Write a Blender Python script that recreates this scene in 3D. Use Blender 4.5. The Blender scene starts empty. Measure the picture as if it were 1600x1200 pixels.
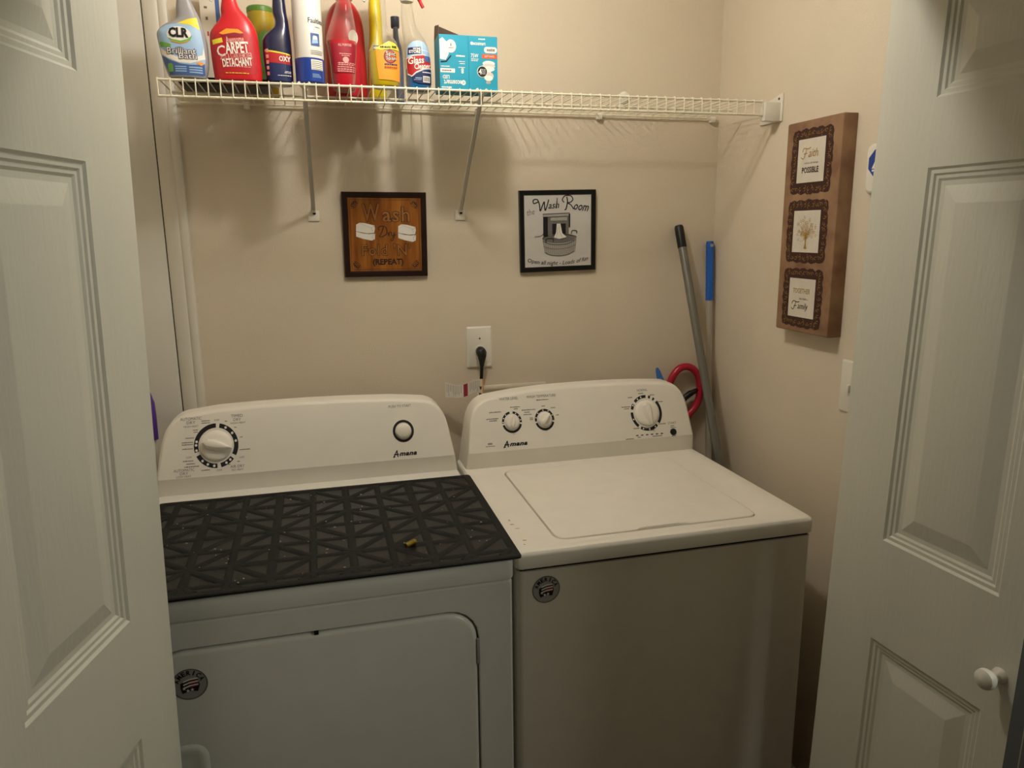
import bpy, bmesh, math, random
from mathutils import Vector, Matrix
from mathutils.bvhtree import BVHTree
from mathutils import geometry as mgeo

random.seed(7)
S = bpy.context.scene
COL = S.collection
PI = math.pi

# ------------------------------------------------------------------ camera
cam = bpy.data.cameras.new('camera')
cam.sensor_width = 36.0
cam.lens = 36.0 * 1152.02 / 1600.0
cam.clip_start = 0.02
cam_ob = bpy.data.objects.new('camera', cam)
COL.objects.link(cam_ob)
cR = Vector((0.9666, -0.2559, -0.0104)); cU = Vector((0.0621, 0.195, 0.9788)); cF = Vector((0.2485, 0.9468, -0.2044))
cM = Matrix((cR, cU, -cF)).transposed().to_4x4()
cM.translation = Vector((-0.3578, -2.0933, 1.5558))
cam_ob.matrix_world = cM
S.camera = cam_ob

# ------------------------------------------------------------------ light
def lin(c):
    return tuple(((v / 12.92) if v <= 0.04045 else ((v + 0.055) / 1.055) ** 2.4) for v in c)

def hexc(h):
    return lin(tuple(int(h[i:i + 2], 16) / 255 for i in (0, 2, 4)))

w = bpy.data.worlds.new('world'); S.world = w; w.use_nodes = True
w.node_tree.nodes['Background'].inputs[0].default_value = (0.55, 0.6, 0.62, 1)
w.node_tree.nodes['Background'].inputs[1].default_value = 0.04

def lamp(name, kind, loc, energy, color, size=0.1, rot=(0, 0, 0)):
    l = bpy.data.lights.new(name, kind); l.energy = energy; l.color = color
    if kind == 'AREA':
        l.shape = 'DISK'; l.size = size
    else:
        l.shadow_soft_size = size
    o = bpy.data.objects.new(name, l); o.location = loc; o.rotation_euler = rot
    COL.objects.link(o); return o

lamp('closet_lamp', 'POINT', (-0.08, -0.72, 2.36), 13.6, (1.0, 0.96, 0.90), 0.036)      # bulb on the closet ceiling
hl = Vector((1.45, -2.05, 1.75)); hd_ = Vector((-0.5, -0.8, 0.9)) - hl
lamp('hall_daylight', 'AREA', hl, 7.0, (0.97, 1.0, 0.90), 0.55, hd_.to_track_quat('-Z', 'Y').to_euler())   # daylight from a doorway along the hall

S.view_settings.view_transform = 'Standard'
S.view_settings.look = 'None'
S.view_settings.gamma = 1.0
S.view_settings.use_curve_mapping = False
S.view_settings.exposure = 0.0

# ------------------------------------------------------------------ materials
def mat(name, col, rough=0.5, metal=0.0, vary=0.0, vscale=8.0, bump=0.0, bscale=200.0, coat=0.0, spec=0.5,
        trans=0.0, ior=1.45, col2=None, alpha=1.0, stretch=None):
    m = bpy.data.materials.new(name); m.use_nodes = True
    nt = m.node_tree; b = nt.nodes['Principled BSDF']
    c = hexc(col) if isinstance(col, str) else col
    b.inputs['Base Color'].default_value = (*c, 1)
    b.inputs['Roughness'].default_value = rough
    b.inputs['Metallic'].default_value = metal
    b.inputs['Specular IOR Level'].default_value = spec
    b.inputs['Coat Weight'].default_value = coat
    b.inputs['Transmission Weight'].default_value = trans
    b.inputs['IOR'].default_value = ior
    b.inputs['Alpha'].default_value = alpha
    if vary or bump:
        tc = nt.nodes.new('ShaderNodeTexCoord')
        vec = tc.outputs['Object']
        if stretch:
            mp = nt.nodes.new('ShaderNodeMapping'); mp.inputs['Scale'].default_value = stretch
            nt.links.new(vec, mp.inputs['Vector']); vec = mp.outputs['Vector']
    if vary:
        n = nt.nodes.new('ShaderNodeTexNoise'); n.inputs['Scale'].default_value = vscale
        n.inputs['Detail'].default_value = 5
        nt.links.new(vec, n.inputs['Vector'])
        r = nt.nodes.new('ShaderNodeMix'); r.data_type = 'RGBA'
        c2 = hexc(col2) if col2 else tuple(v * (1 - vary) for v in c)
        r.inputs[6].default_value = (*c, 1); r.inputs[7].default_value = (*c2, 1)
        mr = nt.nodes.new('ShaderNodeMapRange'); mr.inputs[1].default_value = 0.35; mr.inputs[2].default_value = 0.65
        nt.links.new(n.outputs['Fac'], mr.inputs[0])
        nt.links.new(mr.outputs[0], r.inputs[0]); nt.links.new(r.outputs[2], b.inputs['Base Color'])
    if bump:
        n2 = nt.nodes.new('ShaderNodeTexNoise'); n2.inputs['Scale'].default_value = bscale
        n2.inputs['Detail'].default_value = 3
        nt.links.new(vec, n2.inputs['Vector'])
        bp = nt.nodes.new('ShaderNodeBump'); bp.inputs['Strength'].default_value = bump; bp.inputs['Distance'].default_value = 0.002
        nt.links.new(n2.outputs['Fac'], bp.inputs['Height']); nt.links.new(bp.outputs['Normal'], b.inputs['Normal'])
    return m

def clear_mat(name, col, fac=0.25, rough=0.06):
    m = bpy.data.materials.new(name); m.use_nodes = True; nt = m.node_tree
    b = nt.nodes['Principled BSDF']; c = hexc(col)
    b.inputs['Base Color'].default_value = (*c, 1); b.inputs['Roughness'].default_value = rough
    t = nt.nodes.new('ShaderNodeBsdfTransparent'); t.inputs[0].default_value = (0.95, 0.95, 0.93, 1)
    lw = nt.nodes.new('ShaderNodeLayerWeight'); lw.inputs[0].default_value = 0.35
    ad = nt.nodes.new('ShaderNodeMath'); ad.operation = 'ADD'; ad.inputs[1].default_value = fac; ad.use_clamp = True
    nt.links.new(lw.outputs['Facing'], ad.inputs[0])
    ml = nt.nodes.new('ShaderNodeMath'); ml.operation = 'MULTIPLY'; ml.inputs[1].default_value = 0.46
    nt.links.new(ad.outputs[0], ml.inputs[0])
    mx = nt.nodes.new('ShaderNodeMixShader')
    nt.links.new(ml.outputs[0], mx.inputs[0]); nt.links.new(t.outputs[0], mx.inputs[1]); nt.links.new(b.outputs[0], mx.inputs[2])
    nt.links.new(mx.outputs[0], nt.nodes['Material Output'].inputs[0])
    return m

M = {}
M['wall'] = mat('beige_wall_paint', 'dacdb7', 0.85, vary=0.06, vscale=3, bump=0.35, bscale=260)
M['ceil'] = mat('ceiling_paint', 'e6dfd0', 0.9, bump=0.3, bscale=120)
M['hall'] = mat('hall_wall_paint', 'cfc8b8', 0.85, bump=0.2, bscale=200)
M['floor'] = mat('vinyl_floor', '5d4a38', 0.45, vary=0.4, vscale=6, stretch=(1, 8, 1))
M['trim'] = mat('white_trim_paint', 'd9d4c6', 0.45, vary=0.05, vscale=6)
M['slab'] = mat('white_door_slab', 'd8d4c8', 0.5, vary=0.04, vscale=5)
M['door'] = mat('white_moulded_door', 'd8d6c6', 0.42, vary=0.05, vscale=3, bump=0.22, bscale=60, stretch=(2.5, 2.5, 0.35))
M['edge'] = mat('shaded_door_edge', '55534f', 0.6)  # dark colour stands in for shade on the leaf edges
M['gap'] = mat('dark_gap', '17140f', 0.9)
M['washer'] = mat('washer_enamel', 'ebe6da', 0.36, vary=0.03, vscale=20, bump=0.06, bscale=600)
M['dryer'] = mat('dryer_enamel', 'eae8e0', 0.24, vary=0.03, vscale=20, bump=0.05, bscale=500, coat=0.3)
M['plastic'] = mat('white_console_plastic', 'e9e4d8', 0.4, vary=0.03, vscale=15)
M['knob'] = mat('knob_plastic', 'efeadf', 0.3)
M['black'] = mat('black_print', '131118', 0.6)
M['grey'] = mat('grey_print', '6d6862', 0.6)
M['lilac'] = mat('lilac_print', '7c6a8c', 0.6)
M['blackp'] = mat('black_plastic', '101010', 0.45)
M['mat'] = mat('black_rubber', '0e0e0d', 0.8, vary=0.3, vscale=60, bump=0.5, bscale=500)
M['matpad'] = mat('dusty_black_rubber_pad', '0c0c0b', 0.36, vary=0.6, vscale=35, col2='1b1a18', bump=0.4, bscale=300)
M['brass'] = mat('brass', 'a08a3c', 0.35, 1.0)
M['wire'] = mat('white_coated_wire', 'e6e0c8', 0.35)
M['wplast'] = mat('white_plastic', 'e3ded0', 0.4)
M['screw'] = mat('dark_screw', '2b241e', 0.5)
M['silver'] = mat('silver_foil', 'b4b0ac', 0.4, 0.3)
M['red'] = mat('red_print', 'b3262c', 0.5)
M['white'] = mat('white_print', 'ece8de', 0.6)
M['blue'] = mat('blue_print', '23408f', 0.5)
M['navy'] = mat('navy_print', '1c2858', 0.5)
M['yellow'] = mat('yellow_print', 'e6d53a', 0.5)
M['orange'] = mat('orange_print', 'f29a2e', 0.5)
M['green'] = mat('green_print', '6fae4a', 0.5)
M['sky'] = mat('pale_blue_print', '9fbfdf', 0.5)
M['gold'] = mat('gold_print', 'a8823a', 0.5)
M['pink'] = mat('pink_print', 'e7a79f', 0.5)
M['dkred'] = mat('dark_red_print', '8e1f2c', 0.5)
M['mblue'] = mat('steel_blue_print', '46639c', 0.5)

# ------------------------------------------------------------------ mesh helpers
class MB:
    """collects shapes into one mesh object"""
    def __init__(s):
        s.bm = bmesh.new(); s.mats = []; s.cur = 0; s.xf = Matrix.Identity(4)
    def m(s, mt):
        if mt not in s.mats: s.mats.append(mt)
        s.cur = s.mats.index(mt); return s
    def v(s, p):
        return s.bm.verts.new(s.xf @ Vector(p))
    def f(s, vs):
        try:
            fc = s.bm.faces.new(vs); fc.material_index = s.cur; fc.smooth = True; return fc
        except ValueError:
            return None
    def loops(s, rings, closed=True, cap0=True, cap1=True):
        L = [[s.v(p) for p in r] for r in rings]
        n = len(L[0])
        for a, b in zip(L, L[1:]):
            for i in range(n if closed else n - 1):
                j = (i + 1) % n
                s.f((a[i], a[j], b[j], b[i]))
        if closed and cap0: s.f(list(reversed(L[0])))
        if closed and cap1: s.f(L[-1])
        return L
    def box(s, a, b, bev=0.0, seg=2):
        x0, y0, z0 = a; x1, y1, z1 = b
        vs = [s.v(p) for p in ((x0, y0, z0), (x1, y0, z0), (x1, y1, z0), (x0, y1, z0), (x0, y0, z1), (x1, y0, z1), (x1, y1, z1), (x0, y1, z1))]
        fs = [s.f([vs[i] for i in q]) for q in ((3, 2, 1, 0), (4, 5, 6, 7), (0, 1, 5, 4), (1, 2, 6, 5), (2, 3, 7, 6), (3, 0, 4, 7))]
        if bev:
            es = list({e for f in fs for e in f.edges})
            r = bmesh.ops.bevel(s.bm, geom=es, offset=bev, segments=seg, profile=0.5, affect='EDGES')
            for f in r['faces']: f.material_index = s.cur; f.smooth = True
        return s
    def tube(s, pts, r, seg=10, r2=None):
        pts = [Vector(p) for p in pts]; rings = []
        n = len(pts); up = None
        for i, p in enumerate(pts):
            t = (pts[min(i + 1, n - 1)] - pts[max(i - 1, 0)]).normalized()
            if up is None:
                up = t.orthogonal().normalized()
            up = (up - t * up.dot(t)).normalized(); sd = t.cross(up)
            rr = r if r2 is None else r + (r2 - r) * i / (n - 1)
            if isinstance(r, (list, tuple)):
                q = i * (len(r) - 1) / (n - 1); a = min(int(q), len(r) - 2); rr = r[a] + (r[a + 1] - r[a]) * (q - a)
            rings.append([p + (up * math.cos(2 * PI * k / seg) + sd * math.sin(2 * PI * k / seg)) * rr for k in range(seg)])
        s.loops(rings); return s
    def lathe(s, prof, seg=28, c=(0, 0, 0), sx=1.0, sy=1.0):
        rings = [[(c[0] + r * sx * math.cos(2 * PI * k / seg), c[1] + r * sy * math.sin(2 * PI * k / seg), c[2] + z) for k in range(seg)] for r, z in prof]
        s.loops(rings); return s
    def prism(s, poly, fn0, fn1, bev=0.0):
        """poly: (u,v) list, fn maps (u,v)->point for both ends"""
        s.loops([[fn0(u, v) for u, v in poly], [fn1(u, v) for u, v in poly]]); return s
    def build(s, name, parent=None, angle=38, loc=None):
        bmesh.ops.recalc_face_normals(s.bm, faces=s.bm.faces[:])
        me = bpy.data.meshes.new(name); s.bm.to_mesh(me); s.bm.free()
        for mt in s.mats: me.materials.append(mt)
        me.set_sharp_from_angle(angle=math.radians(angle))
        o = bpy.data.objects.new(name, me); COL.objects.link(o)
        if parent: o.parent = parent
        if loc: o.location = loc
        return o

def tag(o, label=None, cat=None, group=None, kind=None):
    if label: o['label'] = label
    if cat: o['category'] = cat
    if group: o['group'] = group
    if kind: o['kind'] = kind
    return o

def empty(name, loc=(0, 0, 0), label=None, cat=None, group=None, kind=None, rot=(0, 0, 0)):
    o = bpy.data.objects.new(name, None); o.empty_display_size = 0.05
    o.location = loc; o.rotation_euler = rot; COL.objects.link(o)
    return tag(o, label, cat, group, kind)

def rrect(x0, y0, x1, y1, r, n=5):
    out = []
    for cx, cy, a0 in ((x1 - r, y0 + r, -90), (x1 - r, y1 - r, 0), (x0 + r, y1 - r, 90), (x0 + r, y0 + r, 180)):
        for k in range(n + 1):
            a = math.radians(a0 + 90 * k / n); out.append((cx + r * math.cos(a), cy + r * math.sin(a)))
    return out

def ellipse(cx, cy, rx, ry, n=28, a0=0, a1=360):
    full = abs(a1 - a0) >= 360
    return [(cx + rx * math.cos(math.radians(a0 + (a1 - a0) * k / (n if full else n - 1))), cy + ry * math.sin(math.radians(a0 + (a1 - a0) * k / (n if full else n - 1)))) for k in range(n)]

def struct(name, mb):
    return tag(mb.build(name), kind='structure')

def frame(O, ux, uy):
    ux = Vector(ux).normalized(); uy = Vector(uy); uz = ux.cross(uy).normalized(); uy = uz.cross(ux)
    m = Matrix((ux, uy, uz)).transposed().to_4x4(); m.translation = Vector(O); return m

_tc = {}
def text_mesh(body, shear=0.0, spacing=1.0, bold=0.0):
    key = (body, shear, spacing, bold)
    if key not in _tc:
        cu = bpy.data.curves.new('txt', 'FONT'); cu.body = body; cu.size = 1.0; cu.shear = shear
        cu.space_character = spacing; cu.offset = bold; cu.resolution_u = 2
        o = bpy.data.objects.new('txt', cu)
        me = bpy.data.meshes.new_from_object(o)
        vs = [(v.co.x, v.co.y) for v in me.vertices]; fs = [tuple(p.vertices) for p in me.polygons]
        bpy.data.objects.remove(o); bpy.data.meshes.remove(me); bpy.data.curves.remove(cu)
        _tc[key] = (vs, fs)
    return _tc[key]

class Lettering:
    """console print, one mesh for each control it belongs to"""
    def __init__(s, fn, spots): s.d = [(x, z, Decal(fn)) for x, z in spots]
    def near(s, x, z): return min(s.d, key=lambda q: math.hypot(q[0] - x, q[1] - z))[2]
    def text(s, t, x, z, *a, **k): s.near(x, z).text(t, x, z, *a, **k)
    def dashes(s, x0, z0, x1, z1, *a, **k): s.near((x0 + x1) / 2, (z0 + z1) / 2).dashes(x0, z0, x1, z1, *a, **k)
    def build(s, name, parent):
        for x, z, d in s.d: d.build(name, parent)

class Decal:
    """flat print laid on a surface: shapes in (u,v), mapped by fn(u,v,lift)"""
    def __init__(s, fn, maxlen=None, step=0.00025):
        s.mb = MB(); s.fn = fn; s.ml = maxlen; s.step = step
    def tri(s, vs, fs, mt, layer):
        s.mb.m(mt); tb = bmesh.new(); s.n = getattr(s, 'n', 0) + 1
        V = [tb.verts.new((x, y, 0)) for x, y in vs]
        for f in fs:
            try: tb.faces.new([V[i] for i in f])
            except ValueError: pass
        if s.ml:
            bmesh.ops.triangulate(tb, faces=tb.faces[:])
            for _ in range(7):
                es = [e for e in tb.edges if e.calc_length() > s.ml]
                if not es: break
                bmesh.ops.subdivide_edges(tb, edges=es, cuts=1)
                bmesh.ops.triangulate(tb, faces=[f for f in tb.faces if len(f.verts) > 3])
        nv = {}
        for v in tb.verts:
            nv[v] = s.mb.bm.verts.new(s.fn(v.co.x, v.co.y, (layer + 1) * s.step + (s.n % 25) * 4e-6))
        for f in tb.faces: s.mb.f([nv[v] for v in f.verts])
        tb.free(); return s
    def poly(s, pts, mt, layer=0):
        t = mgeo.tessellate_polygon([[Vector((x, y, 0)) for x, y in pts]])
        return s.tri(pts, t, mt, layer)
    def rect(s, x0, y0, x1, y1, mt, layer=0):
        return s.poly([(x0, y0), (x1, y0), (x1, y1), (x0, y1)], mt, layer)
    def strip(s, a, b, mt, layer=0, closed=False):
        n = len(a); vs = a + b
        fs = [(i, (i + 1) % n, n + (i + 1) % n, n + i) for i in range(n if closed else n - 1)]
        return s.tri(vs, fs, mt, layer)
    def ring(s, cx, cy, ro, ri, mt, layer=0, a0=0, a1=360, n=40, asp=1.0):
        full = abs(a1 - a0) >= 360
        return s.strip(ellipse(cx, cy, ro, ro * asp, n, a0, a1), ellipse(cx, cy, ri, ri * asp, n, a0, a1), mt, layer, full)
    def line(s, pts, wd, mt, layer=0, taper=False):
        a, b = [], []; n = len(pts)
        for i in range(n):
            p, q = pts[max(i - 1, 0)], pts[min(i + 1, n - 1)]
            dx, dy = q[0] - p[0], q[1] - p[1]; L = math.hypot(dx, dy) or 1
            h = wd / 2 * (1 if not taper else 1 - 0.8 * i / (n - 1))
            a.append((pts[i][0] - dy / L * h, pts[i][1] + dx / L * h)); b.append((pts[i][0] + dy / L * h, pts[i][1] - dx / L * h))
        return s.strip(a, b, mt, layer)
    def text(s, body, cx, cy, wd, ht, mt, layer=1, shear=0.0, spacing=1.0, bold=0.0, arc=0.0, rot=0.0, wave=None):
        vs, fs = text_mesh(body, shear, spacing, bold)
        if not vs: return s
        xs = [v[0] for v in vs]; ys = [v[1] for v in vs]
        mx, Mx, my, My = min(xs), max(xs), min(ys), max(ys)
        out = []
        ca, sa = math.cos(math.radians(rot)), math.sin(math.radians(rot))
        for x, y in vs:
            u = ((x - mx) / (Mx - mx) - 0.5) * wd; v = ((y - my) / (My - my) - 0.5) * ht
            if arc: v += arc * (1 - (2 * u / wd) ** 2)
            out.append((cx + u * ca - v * sa, cy + u * sa + v * ca))
        return s.tri(out, fs, mt, layer)
    def dashes(s, x0, y0, x1, y1, mt, layer=2, seed=0):
        """fine print too small to read in the photo: a row of small marks"""
        rn = random.Random(seed + int(abs(x0) * 1e6)); x, d = min(x0, x1), abs(x1 - x0); e = x + d; h = abs(y1 - y0)
        while x < e:
            l = min(d * rn.uniform(.06, .16), e - x); s.rect(x, min(y0, y1), x + l, max(y0, y1) - h * rn.uniform(0, .25), mt, layer); x += l + d * .03
        return s
    def build(s, name, parent=None):
        me = bpy.data.meshes.new(name)
        s.mb.bm.to_mesh(me); s.mb.bm.free()
        for mt in s.mb.mats: me.materials.append(mt)
        o = bpy.data.objects.new(name, me); COL.objects.link(o)
        if parent: o.parent = parent
        return o

def smooth(pts, n=6):
    """Catmull-Rom through points of any dimension"""
    out = []
    P = [pts[0]] + list(pts) + [pts[-1]]
    for i in range(1, len(P) - 2):
        for k in range(n):
            t = k / n
            out.append(tuple(0.5 * (2 * b + (c - a) * t + (2 * a - 5 * b + 4 * c - d) * t * t + (3 * b - a - 3 * c + d) * t ** 3)
                             for a, b, c, d in zip(P[i - 1], P[i], P[i + 1], P[i + 2])))
    out.append(tuple(pts[-1])); return out

# ------------------------------------------------------------------ room shell
XL, XR, H = -0.93, 0.843, 2.44
YF, HY = -0.90, -3.1     # closet front, hall back
def slab(name, a, b, mt):
    mb = MB(); mb.m(mt); mb.box(a, b); return struct(name, mb)
slab('wall_back', (XL - 0.1, 0.0, 0), (XR + 0.1, 0.1, H), M['wall'])
slab('wall_right', (XR, -1.0, 0), (XR + 0.1, 0.0, H), M['wall'])
slab('wall_left', (XL - 0.1, -1.0, 0), (XL, 0.0, H), M['wall'])
slab('floor', (-1.9, HY, -0.05), (1.9, 0.1, 0.0), M['floor'])
slab('ceiling', (-1.9, HY, H), (1.9, 0.1, H + 0.05), M['ceil'])
mb = MB(); mb.m(M['hall'])      # closet front: two returns and the header over the opening
mb.box((-1.8, YF - 0.11, 0), (-0.845, YF, H)); mb.box((0.752, YF - 0.11, 0), (1.8, YF, H)); mb.box((-0.845, YF - 0.11, 2.07), (0.752, YF, H))
struct('wall_front', mb)
slab('leak_block_strip', (0.690, -0.922, 0), (0.752, YF - 0.0005, 2.07), M['trim'])     # added unseen strip, blocks a light leak at the right jamb
slab('wall_hall_left', (-1.9, HY, 0), (-1.8, YF, H), M['hall'])
slab('wall_hall_right', (1.8, HY, 0), (1.9, YF, H), M['hall'])
slab('wall_hall_back', (-1.8, HY - 0.1, 0), (1.8, HY, H), M['hall'])
slab('baseboard_right', (XR - 0.012, -0.88, 0), (XR, -0.012, 0.09), M['trim'])
slab('baseboard_back', (-0.66, -0.012, 0), (XR, 0.0, 0.09), M['trim'])

# white door in the back wall, left of the shelf, with its casing
mb = MB(); mb.m(M['slab']); mb.box((XL, -0.010, 0.01), (-0.7245, -0.0002, 2.16), 0.0015); struct('door_1', mb)
mb = MB(); mb.m(M['trim'])
prof = [(-0.7215, 0), (-0.7215, -0.011), (-0.718, -0.0135), (-0.700, -0.0145), (-0.690, -0.0145), (-0.687, -0.0125), (-0.684, -0.0148), (-0.679, -0.0165), (-0.671, -0.0165), (-0.666, -0.013), (-0.665, 0)]
mb.loops([[(x, y, 0.0) for x, y in prof], [(x, y, 2.22) for x, y in prof]])
struct('trim_1', mb)
mb = MB(); mb.m(M['gap']); mb.box((-0.7248, -0.0012, 0.01), (-0.7212, -0.0001, 2.16)); struct('gap_shade_strip', mb)  # dark strip painting in the shade of the gap beside the door

# bifold doors, each a pair of leaves; local x = along the leaf from the free edge, y = out of the shown face, z = up
def leaf_mesh(wid, far, near, name, parent, xf):
    mb = MB(); mb.m(M['door']); mb.xf = xf
    z0, z1 = 0.012, 2.03
    rows = [z0, 0.24, 0.80, 0.995, 1.65, 1.76, 1.925, z1]
    cols = [0, far, wid - near, wid]
    T = 0.033
    for yy, flip in ((0, 1), (-T, -1)):
        for i in range(3):
            for j in range(7):
                if i == 1 and j in (1, 3, 5): continue
                mb.f([mb.v((cols[a], yy, rows[b])) for a, b in ((i, j), (i + 1, j), (i + 1, j + 1), (i, j + 1))])
        for j in (1, 3, 5):
            steps = [(0, 0), (0.004, -0.0035), (0.010, -0.0035), (0.013, -0.006), (0.018, -0.006), (0.022, -0.0085), (0.030, -0.0085), (0.058, -0.0015), (0.060, -0.0012)]
            rings = []
            for d, h in steps:
                rings.append([(cols[1] + d, yy + h * flip, rows[j] + d), (cols[2] - d, yy + h * flip, rows[j] + d), (cols[2] - d, yy + h * flip, rows[j + 1] - d), (cols[1] + d, yy + h * flip, rows[j + 1] - d)])
            mb.loops(rings, cap0=False)
    e = [(0, 0), (wid, 0), (wid, -T), (0, -T)]
    L = [[mb.v((x, y, z)) for x, y in e] for z in (z0, z1)]
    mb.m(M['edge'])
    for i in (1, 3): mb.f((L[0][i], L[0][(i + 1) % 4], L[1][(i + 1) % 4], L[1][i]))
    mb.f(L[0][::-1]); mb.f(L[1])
    bmesh.ops.remove_doubles(mb.bm, verts=mb.bm.verts[:], dist=1e-5)
    return mb.build(name, parent, angle=12)

def bifold(name, base, lean, yaw, side, wid, label, knob):
    root = empty(name, base, kind='structure')
    d = Vector((-math.sin(yaw), -math.cos(yaw), 0)); up = Vector((lean, 0, 1)).normalized()
    n = d.cross(up) if side < 0 else up.cross(d)
    m = Matrix((d, n, up)).transposed().to_4x4()
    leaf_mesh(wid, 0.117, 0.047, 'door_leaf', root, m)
    k = d * wid - n * 0.071                                            # knuckle, then the hinged leaf folded behind
    d2 = (-d + (-n) * (0.06 if side > 0 else 0.03)).normalized(); n2 = -(d2.cross(up) if side < 0 else up.cross(d2))
    mm = Matrix((d2, -n2, up)).transposed().to_4x4(); mm.translation = k
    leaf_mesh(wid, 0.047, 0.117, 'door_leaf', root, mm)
    if knob:
        kb = MB(); kb.m(M['wplast'])
        kb.xf = m @ Matrix.Translation((knob[0], 0, knob[1])) @ Matrix.Rotation(-PI / 2, 4, 'X')
        kb.lathe([(0.013, 0), (0.012, 0.004), (0.0075, 0.008), (0.0075, 0.016), (0.013, 0.021), (0.0165, 0.028), (0.0155, 0.035), (0.010, 0.040), (0.0, 0.041)], 24)
        kb.build('door_knob', root)
    return root
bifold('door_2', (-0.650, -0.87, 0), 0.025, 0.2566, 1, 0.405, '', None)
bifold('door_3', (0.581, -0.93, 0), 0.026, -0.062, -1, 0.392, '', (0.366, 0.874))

# ------------------------------------------------------------------ appliance consoles
def console_face(zc, yc, zt, yt, yb, zb):
    def y(z):
        if z <= zc: return yb + (yc - yb) * (z - zb) / (zc - zb)
        return yc + (yt - yc) * (z - zc) / (zt - zc)
    return y

def console(name, parent, outline, zb, zc, yfun, yback, mt):
    """outline: (x,z) counter-clockwise seen from the front, starting bottom-left; holds points on the crease"""
    mb = MB(); mb.m(mt)
    n = len(outline)
    def inset(d):
        out = []
        for i in range(n):
            p, c, q = outline[i - 1], outline[i], outline[(i + 1) % n]
            a = Vector((c[0] - p[0], c[1] - p[1])).normalized(); b = Vector((q[0] - c[0], q[1] - c[1])).normalized()
            na, nb = Vector((-a.y, a.x)), Vector((-b.y, b.x)); nn = (na + nb); nn = nn / max(nn.dot(na), 0.3)
            z = c[1] + nn.y * d if c[1] > zb + 1e-4 else c[1]
            if abs(c[1] - zc) < 1e-4: z = zc
            out.append((c[0] + nn.x * d, z))
        return out
    r = 0.011
    rings = [[(x, yback, z) for x, z in inset(0.010)], [(x, yback - 0.012, z) for x, z in outline], [(x, yfun(z) + r, z) for x, z in outline]]
    for k in (1, 2, 3, 4):
        a = PI / 2 * k / 4
        rings.append([(x, yfun(z) + r * (1 - math.sin(a)), z) for x, z in inset(r * (1 - math.cos(a)))])
    L = mb.loops(rings, cap0=True, cap1=False)
    last = L[-1]; co = inset(r)
    mb.f([v for v, c in zip(last, co) if c[1] >= zc - 1e-4]); mb.f([v for v, c in zip(last, co) if c[1] <= zc + 1e-4])
    return mb.build(name, parent, angle=15)

def arch(xl0, xl1, xr0, xr1, zb, zc, top, r):
    """slanted sides, rounded top corners, slightly arched top; returns outline bottom-left -> ccw"""
    zt0 = top[0][1]; zt1 = top[-1][1]
    def side(x0, x1, z, zt): return x0 + (x1 - x0) * (z - zb) / (zt - zb)
    R = [(xr0, zb), (side(xr0, xr1, zc, zt1), zc)]
    corner = lambda P0, P1, P2: [tuple((1 - t) ** 2 * P0[k] + 2 * t * (1 - t) * P1[k] + t * t * P2[k] for k in (0, 1)) for t in (0.0, .14, .28, .42, .56, .7, .85, 1.0)]
    Rc = corner((side(xr0, xr1, zt1 - r * 1.15, zt1), zt1 - r * 1.15), (xr1, zt1), (xr1 - r, zt1 + 0.002))
    Lc = corner((xl1 + r, zt0 + 0.002), (xl1, zt0), (side(xl0, xl1, zt0 - r * 1.15, zt0), zt0 - r * 1.15))
    mid = [p for p in reversed(top[1:-1])]
    return [(xl0, zb)] + R + Rc + mid + Lc + [(side(xl0, xl1, zc, zt0), zc)]

def knob_at(parent, x, z, yfun, rad, ang, hgt=0.02, name='control_knob', big=False):
    y = yfun(z); dz = 0.01; up = Vector((0, yfun(z + dz) - y, dz)).normalized()
    m = frame((x, y, z), (1, 0, 0), up)
    mb = MB(); mb.m(M['knob']); mb.xf = m
    mb.lathe([(rad, 0.0), (rad, 0.004), (rad * 0.95, 0.0065), (rad * 0.82, 0.009), (rad * 0.6, 0.010), (0, 0.010)], 32)
    mb.xf = m @ Matrix.Rotation(math.radians(ang), 4, 'Z')
    L = rad * 1.02
    rings = []
    for h, k, ln in ((0.005, 1.0, 1.0), (hgt * 0.75, 0.8, 0.97), (hgt, 0.45, 0.90), (hgt + 0.001, 0.15, 0.8)):
        pts = [(-L * 0.86 * ln, 0.0)] + [(-L * 0.6 * ln, -rad * 0.34 * k), (-L * 0.1, -rad * 0.40 * k), (L * 0.5, -rad * 0.24 * k), (L * ln, 0.0), (L * 0.5, rad * 0.24 * k), (-L * 0.1, rad * 0.40 * k), (-L * 0.6 * ln, rad * 0.34 * k)]
        rings.append([(a, b, h) for a, b in pts])
    mb.loops(rings)
    return mb.build(name, parent, angle=30)

def dial_print(D, x, z, ro, ri, breaks, ticks, layer=0):
    br = sorted(breaks); gap = 5
    for a, b in zip(br, br[1:] + [br[0] + 360]):
        D.ring(x, z, ro, ri, M['black'], layer, a + gap, b - gap, 24)
    for t in ticks:
        c, s_ = math.cos(math.radians(t)), math.sin(math.radians(t)); rm = (ro + ri) / 2
        D.poly(ellipse(x + c * rm, z + s_ * rm, (ro - ri) * 0.3, (ro - ri) * 0.3, 8), M['white'], layer + 1)

def logo_script(D, cx, cz, wd, ht):
    """slanted brand lettering with a long foot on the first letter"""
    D.text('A', cx - wd * 0.39, cz + ht * 0.03, wd * 0.23, ht * 1.02, M['black'], 1, shear=0.32, bold=0.025)
    D.line([(cx - wd * 0.50, cz - ht * 0.52), (cx - wd * 0.41, cz - ht * 0.40)], ht * 0.16, M['black'], 1)
    D.line([(cx - wd * 0.46, cz - ht * 0.10), (cx - wd * 0.24, cz - ht * 0.08)], ht * 0.15, M['black'], 1)
    D.text('mana', cx + wd * 0.14, cz - ht * 0.12, wd * 0.76, ht * 0.52, M['black'], 1, shear=0.35, bold=0.045, spacing=1.1)

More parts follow.
